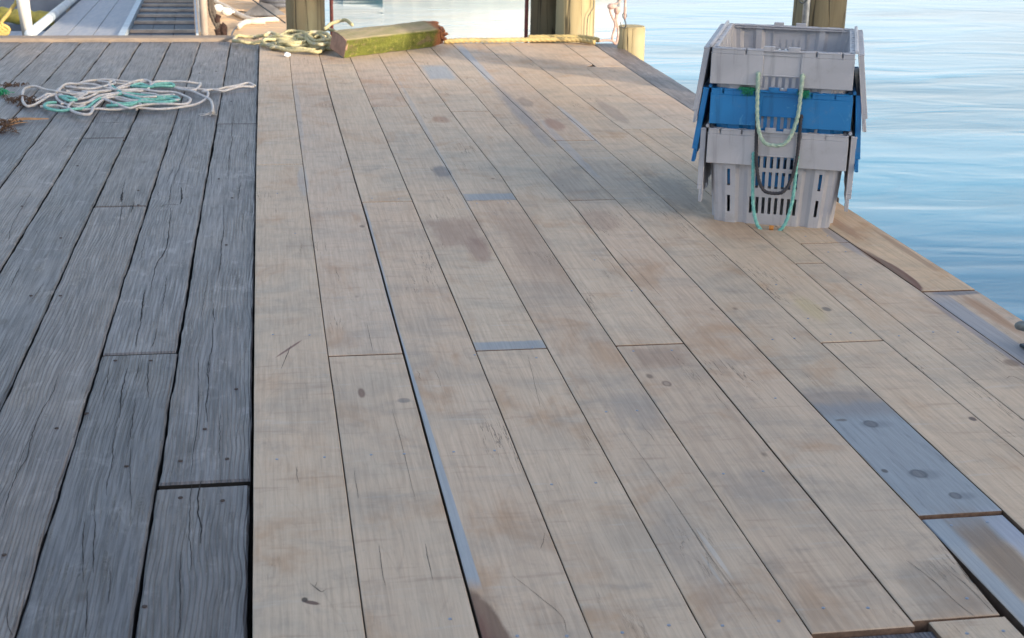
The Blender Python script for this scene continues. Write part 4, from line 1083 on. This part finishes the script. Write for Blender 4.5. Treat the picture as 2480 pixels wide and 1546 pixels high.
lash = new_mesh_obj('lashing_rope', bm, M['rope_pink'], None, smooth=True); tag(lash, 'knotted pink and white rope tied down to the deck corner', 'rope')
bm = bmesh.new()
for a in range(7):
    t0 = hz(590-14*(a % 2), -60+a*42)
    ax = (a % 2)
    sweep(bm, [t0+Vector((.011*math.cos(t*.7) if not ax else 0, .011*math.cos(t*.7) if ax else 0, .018*math.sin(t*.7))) for t in range(9)], .0032, 6, closed=True)
sweep(bm, catmull([hz(600, 190), hz(625, 240), hz(615, 290), hz(570, 320), hz(520, 310), hz(500, 270)], 5), .005, 8)
sweep(bm, [Vector((hp.x-.11, hp.y, 2.52)), hz(590, -60)], .004, 6)
tag(new_mesh_obj('chain', bm, M['steel'], None, smooth=True), 'short steel chain with shackle above the knotted pink rope', 'chain')

# ------------------------------------------------------------------ cleat at the right edge of the frame
cp = g(2463, 791, .055)+Vector((.026, -.148, 0))
ct = empty('deck_cleat', (cp.x, cp.y, 0.003), math.radians(-80), 'grey metal cleat on the edge board, cut off by the right frame edge', 'cleat')
bm = bmesh.new()
sweep(bm, catmull([Vector((-.15, 0, .055)), Vector((-.10, 0, .068)), Vector((0, 0, .070)), Vector((.10, 0, .068)), Vector((.15, 0, .055))], 6), .022, 14, rfun=lambda t: .55+.45*math.sin(math.pi*t)**.5)
new_mesh_obj('horn', bm, simple('cleat_iron', (.20, .21, .20), .5, .3, 25, metal=.4), ct, smooth=True)
bm = bmesh.new()
for x in (-.045, .045): cyl(bm, (x, 0, 0), (x, 0, .06), .024, .018, 14)
box(bm, (0, 0, .006), (.17, .07, .012), bevel=.003)
new_mesh_obj('base', bm, M['dark_steel'], ct)

# ------------------------------------------------------------------ small litter on the boards
bm = bmesh.new(); random.seed(21)
def tuft(bm, c, R, n, h, th=.004, L=.09):
    for k in range(n):
        a = random.uniform(0, 6.28); r = R*math.sqrt(random.random())
        p = Vector((c.x+r*math.cos(a)*1.3, c.y+r*math.sin(a), c.z+random.uniform(0, h)))
        d = Vector((random.uniform(-1, 1), random.uniform(-1, 1), random.uniform(-.3, .3)))*L
        sweep(bm, catmull([p, p+d*.5+Vector((0, 0, random.uniform(0, .02))), p+d], 3), random.uniform(.4, 1)*th, 4)
M['weed'] = simple('dried_weed', (.045, .028, .02), .9, .6, 30, col2=(.11, .06, .035))
tuft(bm, g(32, 212, -.03), .07, 80, .01, .004, .045)
tag(new_mesh_obj('seaweed_clump', bm, M['weed'], None), 'dark brown dried seaweed in the gap at the far left', 'seaweed')
bm = bmesh.new(); tuft(bm, g(52, 246, -.012), .08, 90, .02, .003, .05); tuft(bm, g(78, 256, -.012), .06, 40, .012, .003, .05)
tag(new_mesh_obj('seaweed_scrap', bm, M['weed'], None), 'small black weed scrap under the end of the white rope', 'seaweed')
bm = bmesh.new(); tuft(bm, g(-4, 312, -.01), .05, 60, .04, .005, .05); tuft(bm, g(26, 297, -.012), .05, 30, .01, .003, .05); tuft(bm, g(18, 320, -.012), .05, 24, .01, .003, .05)
tag(new_mesh_obj('bark_litter', bm, M['weed'], None), 'dark bark and weed litter at the left frame edge', 'litter')
bm = bmesh.new(); tuft(bm, g(6, 228, -.01), .03, 40, .02, .005, .045)
tag(new_mesh_obj('green_rope_scrap', bm, M['net'], None), 'bright green rope scrap by the seaweed at the far left', 'rope scrap')
bm = bmesh.new()
a = g(22, 294, -.006); b2 = g(118, 288, -.006)
sweep(bm, catmull([a, a.lerp(b2, .3)+Vector((0, .03, .004)), a.lerp(b2, .7)+Vector((0, -.01, .006)), b2], 6), .014, 6, rfun=lambda t: 1.1-t*.85, flat=.6)
sweep(bm, catmull([g(16, 305, -.006), g(40, 299, -.006), g(68, 296, -.006)], 6), .011, 6, rfun=lambda t: 1.0-t*.8, flat=.6)
tag(new_mesh_obj('wood_splinter', bm, simple('fresh_splinter', (.42, .24, .12), .8, .4, 20), None), 'long orange wood splinter on the grey boards at the left', 'splinter')
bm = bmesh.new()
bmesh.ops.create_icosphere(bm, subdivisions=2, radius=.026, matrix=Matrix.Translation(g(696, 134, .015)) @ Matrix.Diagonal((1.1, .8, .8, 1)))
for v in bm.verts: v.co += Vector((mnoise.noise(v.co*40), mnoise.noise(v.co*40+Vector((3, 3, 3))), abs(mnoise.noise(v.co*50))))*.02
tag(new_mesh_obj('paper_scrap', bm, simple('white_paper', (.62, .64, .68), .7, .1), None), 'small crumpled white scrap on the pale boards below the rope heap', 'litter')

# ------------------------------------------------------------------ gangway, floats and boats beyond
M['float_wood'] = simple('float_boards', (.52, .36, .22), .75, .25, 5, bump=.3, bscale=30, col2=(.60, .43, .27), stretch=(.6, 5, 1))
M['ramp_wood'] = simple('ramp_boards', (.33, .35, .40), .7, .3, 4, bump=.4, bscale=30, col2=(.42, .42, .44), stretch=(7, .7, 1))
M['ramp_dark'] = simple('ramp_dark', (.060, .072, .10), .6, .4, 5, bump=.4, bscale=30, stretch=(6, 1, 1))
M['batten'] = simple('batten_wood', (.62, .50, .42), .7, .4, 8, stretch=(1, 3, 1))
M['white_paint'] = simple('white_paint', (.78, .76, .72), .5, .15, 6)
M['blue_shade'] = simple('pale_blue_shade', (.48, .56, .64), .5, .2, 6)  # the kerb rail is white, its shade is put into this bluish colour
gw = empty('gangway', (0, 0, 0), 0, 'wooden gangway sloping down from the far left deck edge to the float', 'gangway')
gd = Vector((-.0524, 1, -.0440))
def gwp(x, s, z=0.0): return Vector((x, 13.10, -.030+z)) + gd*s
def slab(bm, x0, x1, s0, s1, z0, z1):
    v = [bm.verts.new(gwp(*q)) for q in ((x0, s0, z0), (x1, s0, z0), (x1, s1, z0), (x0, s1, z0), (x0, s0, z1), (x1, s0, z1), (x1, s1, z1), (x0, s1, z1))]
    for f in ((3, 2, 1, 0), (4, 5, 6, 7), (0, 1, 5, 4), (1, 2, 6, 5), (2, 3, 7, 6), (3, 0, 4, 7)): bm.faces.new([v[i] for i in f])
GL = 13.0
bm = bmesh.new()
for i in range(3): slab(bm, -2.045+i*.228, -2.045+i*.228+.220, 0, GL, -.045, 0)
new_mesh_obj('walk_board', bm, M['ramp_wood'], gw)
bm = bmesh.new(); slab(bm, -1.36, -1.30, 0, GL, -.045, .022); slab(bm, -.672, -.650, 0, GL, -.06, .05)
new_mesh_obj('side_strip', bm, M['blue_shade'], gw)
bm = bmesh.new()
for i in range(3): slab(bm, -1.295+i*.208, -1.295+i*.208+.202, 0, GL, -.085, -.035)
new_mesh_obj('tread_board', bm, M['ramp_dark'], gw)
def on_ramp(x, y):
    # distance along the gangway where this pixel row meets its surface
    d = ray(x, y); k = -.044; t = (-.03-k*13.1-CAM_H)/(d.z-k*d.y); return d.y*t-13.10
rows_s = [on_ramp(400, yy) for yy in (71, 50, 34, 21, 9, 0)]
while rows_s[-1] < GL-1: rows_s.append(rows_s[-1]+(rows_s[-1]-rows_s[-2])*1.0)
for s0 in rows_s:
    bm = bmesh.new(); slab(bm, -1.29, -.68, s0-.03, s0+.03, -.033, -.004)
    new_mesh_obj('cleat_batten', bm, M['batten'], gw)
bm = bmesh.new(); sweep(bm, [gwp(-2.10, 0, .045), gwp(-2.10, GL, .045)], .045, 14); new_mesh_obj('kerb_rail', bm, M['blue_shade'], gw, smooth=True)
bm = bmesh.new()
pa = at(71, 90, 13.25); cyl(bm, (pa.x, pa.y, -.05), (pa.x-.055, pa.y-.05, .75), .042, .070, 20); cyl(bm, (pa.x-.03, pa.y+.02, -.02), (pa.x-.09, pa.y, .75), .03, .034, 12)
new_mesh_obj('post', bm, M['white_paint'], gw, smooth=True)
bm = bmesh.new(); pb = at(497, 60, 13.2); cyl(bm, (pb.x, pb.y, -.3), (pb.x-.03, pb.y+.02, 1.1), .035, None, 20); new_mesh_obj('post', bm, simple('beige_post', (.50, .42, .36), .5, .2, 8), gw, smooth=True)
bm = bmesh.new(); sweep(bm, [Vector((pb.x-.03, pb.y, 1.06)), gwp(-.60, GL, 1.05)], .025, 12)
sweep(bm, [Vector((pa.x-.055, pa.y-.05, .74)), gwp(-2.12, GL, .75)], .025, 12)
new_mesh_obj('handrail', bm, M['steel'], gw, smooth=True)
for s in (4.2, 8.4, 12.6):
    for x in (-2.10, -.60):
        bm = bmesh.new(); q = gwp(x, s); cyl(bm, q+Vector((0, 0, -.1)), q+Vector((0, 0, 1.05 if x > -1 else .75)), .024, None, 12)
        new_mesh_obj('post', bm, M['batten'], gw, smooth=True)
bm = bmesh.new(); slab(bm, -.640, -.625, .35, GL, .04, .78); new_mesh_obj('shade_panel', bm, M['white_paint'], gw)  # panel added edge-on to the camera, tall enough to shade the ramp
# hanging rope/chafed line on right post
bm = bmesh.new(); Y5 = 13.28
def rz(x, y): return at(460+x/9.33, y/9.33, Y5)
for w in ([(440,-500),(430,-60),(450,60),(450,200),(480,330),(540,480),(600,600),(650,720),(690,800)], [(490,-500),(480,0),(490,150),(520,260),(570,400),(620,520),(660,640),(690,760),(720,820)], [(470,-500),(500,80),(540,220),(560,330),(590,430),(640,540),(680,680)]):
    sweep(bm, resample(catmull([rz(*q) for q in w], 6), .02), .019, 8, 3, .25, 7)
tag(new_mesh_obj('dark_mooring_line', bm, simple('dark_line', (.12, .10, .085), .8, .5, 30), None, smooth=True), 'thick dark lines hanging beside the beige gangway post', 'rope')
bm = bmesh.new()
for c, r in ((rz(620, 430), .035), (rz(760, 700), .05), (rz(700, 640), .03), (rz(640, 760), .04)):
    bmesh.ops.create_icosphere(bm, subdivisions=2, radius=r, matrix=Matrix.Translation(c) @ Matrix.Diagonal((.8, .8, 1.5, 1)))
for v in bm.verts: v.co += Vector((mnoise.noise(v.co*30), 0, mnoise.noise(v.co*30+Vector((3, 3, 3)))))*.02
tag(new_mesh_obj('rag', bm, simple('dark_rag', (.05, .025, .02), .9, .5, 20), None), 'dark brown rag caught on the lines by the gangway post', 'rag')

FZ = -.55
fl = empty('float_dock', (0, 0, 0), 0, 'sunlit orange board float behind the gangway and the brown piling', 'float')
bm = bmesh.new()
y = 16.4
while y < 25.5:
    w = random.choice((.20, .24, .28)); box(bm, (-.35, y+w/2, FZ-.03+random.uniform(-.004, .004)), (1.62, w-.012, .05)); y += w
new_mesh_obj('float_boards', bm, M['float_wood'], fl)
bm = bmesh.new(); box(bm, (-.35, 20.9, FZ-.33), (1.55, 9.0, .5)); new_mesh_obj('float_hull', bm, M['dark_timber'], fl)
bm = bmesh.new(); box(bm, (.51, 20.9, FZ-.06), (.10, 9.1, .20), bevel=.01); box(bm, (-.35, 16.33, FZ-.06), (1.7, .10, .20), bevel=.01); new_mesh_obj('rub_rail', bm, M['float_wood'], fl)
def fz(x, y, z=FZ+.03): return g(460+x/9.33, y/9.33, z)
M['hose'] = simple('white_hose', (.62, .56, .50), .5, .15, 10)
bm = bmesh.new()
for w in ([(560,0),(640,80),(800,150),(960,250),(1120,340),(1300,420),(1500,460),(1750,450),(2000,440)], [(1700,500),(1500,500),(1300,500),(1180,540),(1100,610)]):
    sweep(bm, catmull([fz(*q) for q in w], 8), .035, 10)
tag(new_mesh_obj('hose', bm, M['hose'], None, smooth=True), 'pale hose snaking over the orange float', 'hose')
for lab, w in (('upper thin dark cable running to the folded tarp', [(1100,265),(1300,280),(1470,300)]), ('lower thin dark cable running to the folded tarp', [(1050,300),(1250,335),(1460,330)]),
               ('thin dark cable rising from the near edge of the orange float', [(940,830),(970,720),(1080,590)])):
    bm = bmesh.new(); sweep(bm, catmull([fz(*q) for q in w], 8), .010, 6)
    tag(new_mesh_obj('thin_cable', bm, M['dark_steel'], None, smooth=True), lab, 'cable', 'thin cables on the orange float')
bm = bmesh.new(); q = fz(1650, 340); v = [bm.verts.new(q+Vector(d)) for d in ((-.28, -.05, 0), (.05, -.10, 0), (.30, .02, 0), (.02, .25, 0), (-.02, .05, .16), (.12, .08, .12))]
for f in ((0, 1, 4), (1, 5, 4), (1, 2, 5), (2, 3, 5), (3, 4, 5), (3, 0, 4), (3, 2, 1, 0)): bm.faces.new([v[i] for i in f])
tag(new_mesh_obj('folded_tarp', bm, simple('grey_tarp', (.16, .16, .17), .6, .5, 6), None), 'small dark folded tarp on the orange float', 'tarp')
for (x, y, lab) in ((640, 220, 'white float buoy nearest the dark lines'), (840, 300, 'white float buoy to the right of the dark lines')):
    bm = bmesh.new(); bmesh.ops.create_uvsphere(bm, u_segments=16, v_segments=10, radius=.06, matrix=Matrix.Diagonal((1.2, 1, .9, 1)))
    cyl(bm, (.065, 0, 0), (.095, 0, 0), .02, .015, 8)
    tag(new_mesh_obj('buoy', bm, M['white_paint'], None, smooth=True, loc=fz(x, y+60)+Vector((0, 0, .05))), lab, 'buoy', 'white buoys on the float')
bm = bmesh.new()
q = fz(1980, 60, FZ+.10)
for k in range(3): sweep(bm, [q+Vector((.22*math.cos(t*.42), .35*math.sin(t*.42), k*.05)) for t in range(15)], .035, 8, closed=True)
tag(new_mesh_obj('coiled_line', bm, simple('slate_line', (.10, .11, .14), .7, .4), None, smooth=True), 'slate coloured coiled line at the far side of the orange float', 'rope')
bm = bmesh.new(); q = fz(1820, 70); cyl(bm, q, q+Vector((0, 0, .32)), .09, .10, 14); sweep(bm, [q+Vector((.1*math.cos(t*.4), 0, .32+.12*math.sin(t*.4))) for t in range(9)], .008, 6)
tag(new_mesh_obj('bucket', bm, simple('black_bucket', (.03, .03, .035), .5, .3), None), 'small black bucket standing on the orange float', 'bucket')
bm = bmesh.new(); sweep(bm, [at(545, -80, 13.6), at(612, 0, 13.45), at(691, 56, 13.22)], .006, 6)
tag(new_mesh_obj('stay_line', bm, M['dark_steel'], None), 'thin diagonal dark line running down to the brown piling', 'line')

# left side beyond the deck
lf = empty('grey_float', (0, 0, 0), 0, 'grey plank float at the far left below the yellow rope', 'float')
bm = bmesh.new()
for k in range(10): box(bm, (-3.9, 14.6+k*.26, -.48), (3.0, .25, .05))
new_mesh_obj('float_boards', bm, M['ramp_wood'], lf)
bm = bmesh.new(); box(bm, (-3.9, 15.8, -.75), (2.9, 2.5, .48)); new_mesh_obj('float_hull', bm, M['dark_timber'], lf)
bm = bmesh.new(); box(bm, (-3.3, 14.15, -.20), (2.0, .10, .12), bevel=.01)
tag(new_mesh_obj('brown_plank', bm, simple('brown_plank_wood', (.34, .17, .06), .8, .3, 6), None), 'brown plank lying beyond the deck edge left of the white post', 'plank')
bm = bmesh.new(); q0 = at(-60, 36, 17.6); q1 = at(130, 46, 17.6)
sweep(bm, resample(catmull([q0, q0.lerp(q1, .3)+Vector((0, 0, .02)), q0.lerp(q1, .6), q1], 6), .06), .085, 12, rfun=lambda t: 1+.15*math.sin(t*40))
tag(new_mesh_obj('yellow_boom', bm, simple('yellow_foam', (.50, .42, .08), .7, .5, 12, col2=(.28, .24, .06)), None, smooth=True), 'dirty yellow floating boom beside the grey-blue boat', 'boom')
def boat(name, loc, rz, L, W, H, hull, label, cabin=True, sheer=.25):
    t = empty(name, loc, rz, label, 'boat')
    bm = bmesh.new(); secs = []
    N = 16
    for i in range(N+1):
        f = i/N; x = -L/2+L*f
        w = W/2*(1-max(0, (f-.45)/.55)**2.2)*(.86+.14*min(1, f*4)); w = max(w, .02)
        top = H+sheer*f*f; kee = -.35*(1-f**4)
        secs.append([bm.verts.new((x, s*w*k, z)) for s, k, z in ((-1, 1.0, top), (-1, .93, top*.35), (-1, .55, kee*.7), (0, 0, kee), (1, .55, kee*.7), (1, .93, top*.35), (1, 1.0, top))])
    for A, Bq in zip(secs, secs[1:]):
        for k in range(6): bm.faces.new((A[k], A[k+1], Bq[k+1], Bq[k]))
        bm.faces.new((A[6], A[0], Bq[0], Bq[6]))
    bm.faces.new(secs[0]); bm.faces.new(secs[-1][::-1])
    bmesh.ops.recalc_face_normals(bm, faces=bm.faces)
    new_mesh_obj('hull', bm, hull, t, smooth=False)
    bm = bmesh.new()
    for s in (0, 6): sweep(bm, [sc_co for sc_co in [Vector((-L/2+L*i/N, (-1 if s == 0 else 1)*max(.02, W/2*(1-max(0, (i/N-.45)/.55)**2.2)*(.86+.14*min(1, i/N*4))), H+sheer*(i/N)**2+.01)) for i in range(N+1)]], .04, 8)
    new_mesh_obj('gunwale', bm, M['white_paint'], t)
    if cabin:
        bm = bmesh.new(); box(bm, (.0, 0, H+.65), (L*.34, W*.62, 1.3), bevel=.08); box(bm, (0, 0, H+1.36), (L*.38, W*.70, .08), bevel=.02)
        cb = new_mesh_obj('cabin', bm, M['white_paint'], t)
        gm = simple('dark_glass', (.03, .04, .05), .1, .1)
        for s in (-1, 1):
            for k in range(3):
                bm = bmesh.new(); box(bm, (-L*.11+k*L*.11, s*W*.312, H+.95), (L*.085, .02, .42), bevel=.008); new_mesh_obj('window', bm, gm, cb)
    return t
q = at(30, 20, 20.5)
boat('moored_boat', (q.x-1.2, 20.8, WATER_Z+.02), math.radians(8), 5.2, 1.9, .62, simple('slate_hull', (.19, .23, .31), .45, .25, 3), 'grey-blue boat hull behind the white post at the far left', cabin=False)
boat('unseen_white_boat', (4.0, 28.7, WATER_Z), math.radians(190), 5.8, 2.0, 1.0, simple('white_hull', (.72, .70, .66), .4, .1, 3), 'unseen white cabin boat added beyond the pilings to whiten the water by its reflection')  # out of view, added for the white reflection between the pilings
boat('unseen_dark_skiff', (1.62, 27.0, WATER_Z), math.radians(25), .95, .5, .10, simple('dark_green_hull', (.03, .045, .035), .5, .3, 3), 'unseen small dark skiff added left of the white boat for its dark reflection', cabin=False)  # out of view, added for the dark patch in the reflection
bm = bmesh.new()
for w in ([(46,-60),(41,0),(30,18),(18,36),(6,50),(2,58)], [(2,56),(8,62),(18,66),(22,74),(14,80),(4,78),(0,70),(8,64)], [(-10,60),(2,66),(12,72),(20,80),(6,84),(-8,80)], [(4,55),(-4,66),(4,76),(14,70)]):
    rope_mesh(bm, [at(a_, b_, 13.3) for a_, b_ in w], .018, step=.018, lobes=3, depth=.22, n=6, seg=9)
tag(new_mesh_obj('yellow_mooring_rope', bm, rope_mat('bright_yellow_rope', (.55, .42, .14), (.42, .33, .12)), None, smooth=True), 'yellow rope rising to the upper left corner from a knot on the deck edge', 'rope')

# ------------------------------------------------------------------ unseen shed behind the camera, sized and turned to shade the near deck
SH = 7.5; tt = SH/math.tan(SUN_EL)
sh = Vector((math.sin(SUN_AZ), math.cos(SUN_AZ), 0))
ea = Vector((2.8, 9.5, 0))+sh*tt; eb = Vector((-2.2, 12.0, 0))+sh*tt
ed = (ea-eb).normalized(); ean = math.atan2(ed.y, ed.x)
mid = eb+ed*(-9.0)+ed*22
shed = empty('unseen_shed', (mid.x, mid.y, -.6), ean, 'large unseen grey clapboard shed behind the viewer, sized to shade the near deck', 'building')
bm = bmesh.new()
Wd = 44.0; Dp = 9.0; HH = SH+.6
box(bm, (0, -Dp/2-.4, HH/2-.15), (Wd, Dp, HH-.3))
for k in range(30): box(bm, (0, -.39, .15+k*.26), (Wd+.02, .03, .235))
new_mesh_obj('wall', bm, simple('shed_clapboard', (.42, .43, .44), .8, .2, 3), shed)
bm = bmesh.new()
v = [bm.verts.new(q) for q in ((-Wd/2-.3, 0, HH), (Wd/2+.3, 0, HH), (Wd/2+.3, -Dp/2-.4, HH+.9), (-Wd/2-.3, -Dp/2-.4, HH+.9), (Wd/2+.3, -Dp-.8, HH), (-Wd/2-.3, -Dp-.8, HH))]
bm.faces.new((v[0], v[1], v[2], v[3])); bm.faces.new((v[3], v[2], v[4], v[5])); bm.faces.new((v[0], v[3], v[5])); bm.faces.new((v[1], v[4], v[2])); bm.faces.new((v[0], v[5], v[4], v[1]))
new_mesh_obj('roof', bm, simple('shed_roof', (.10, .10, .11), .8, .3, 3), shed)
for k in range(7):
    bm = bmesh.new(); box(bm, (-18+k*6, -.355, 3.2), (1.5, .06, 1.6)); w_ = new_mesh_obj('window', bm, simple('shed_glass', (.04, .05, .06), .15, .1), shed)
    bm = bmesh.new()
    for d in ((0, .85, 1.7, .1), (0, -.85, 1.7, .1)): box(bm, (-18+k*6+d[0], -.34, 3.2+d[1]), (d[2], .09, d[3]))
    for d in (-.8, .8, 0): box(bm, (-18+k*6+d, -.335, 3.2), (.09, .09, 1.6))
    new_mesh_obj('frame', bm, M['white_paint'], w_)
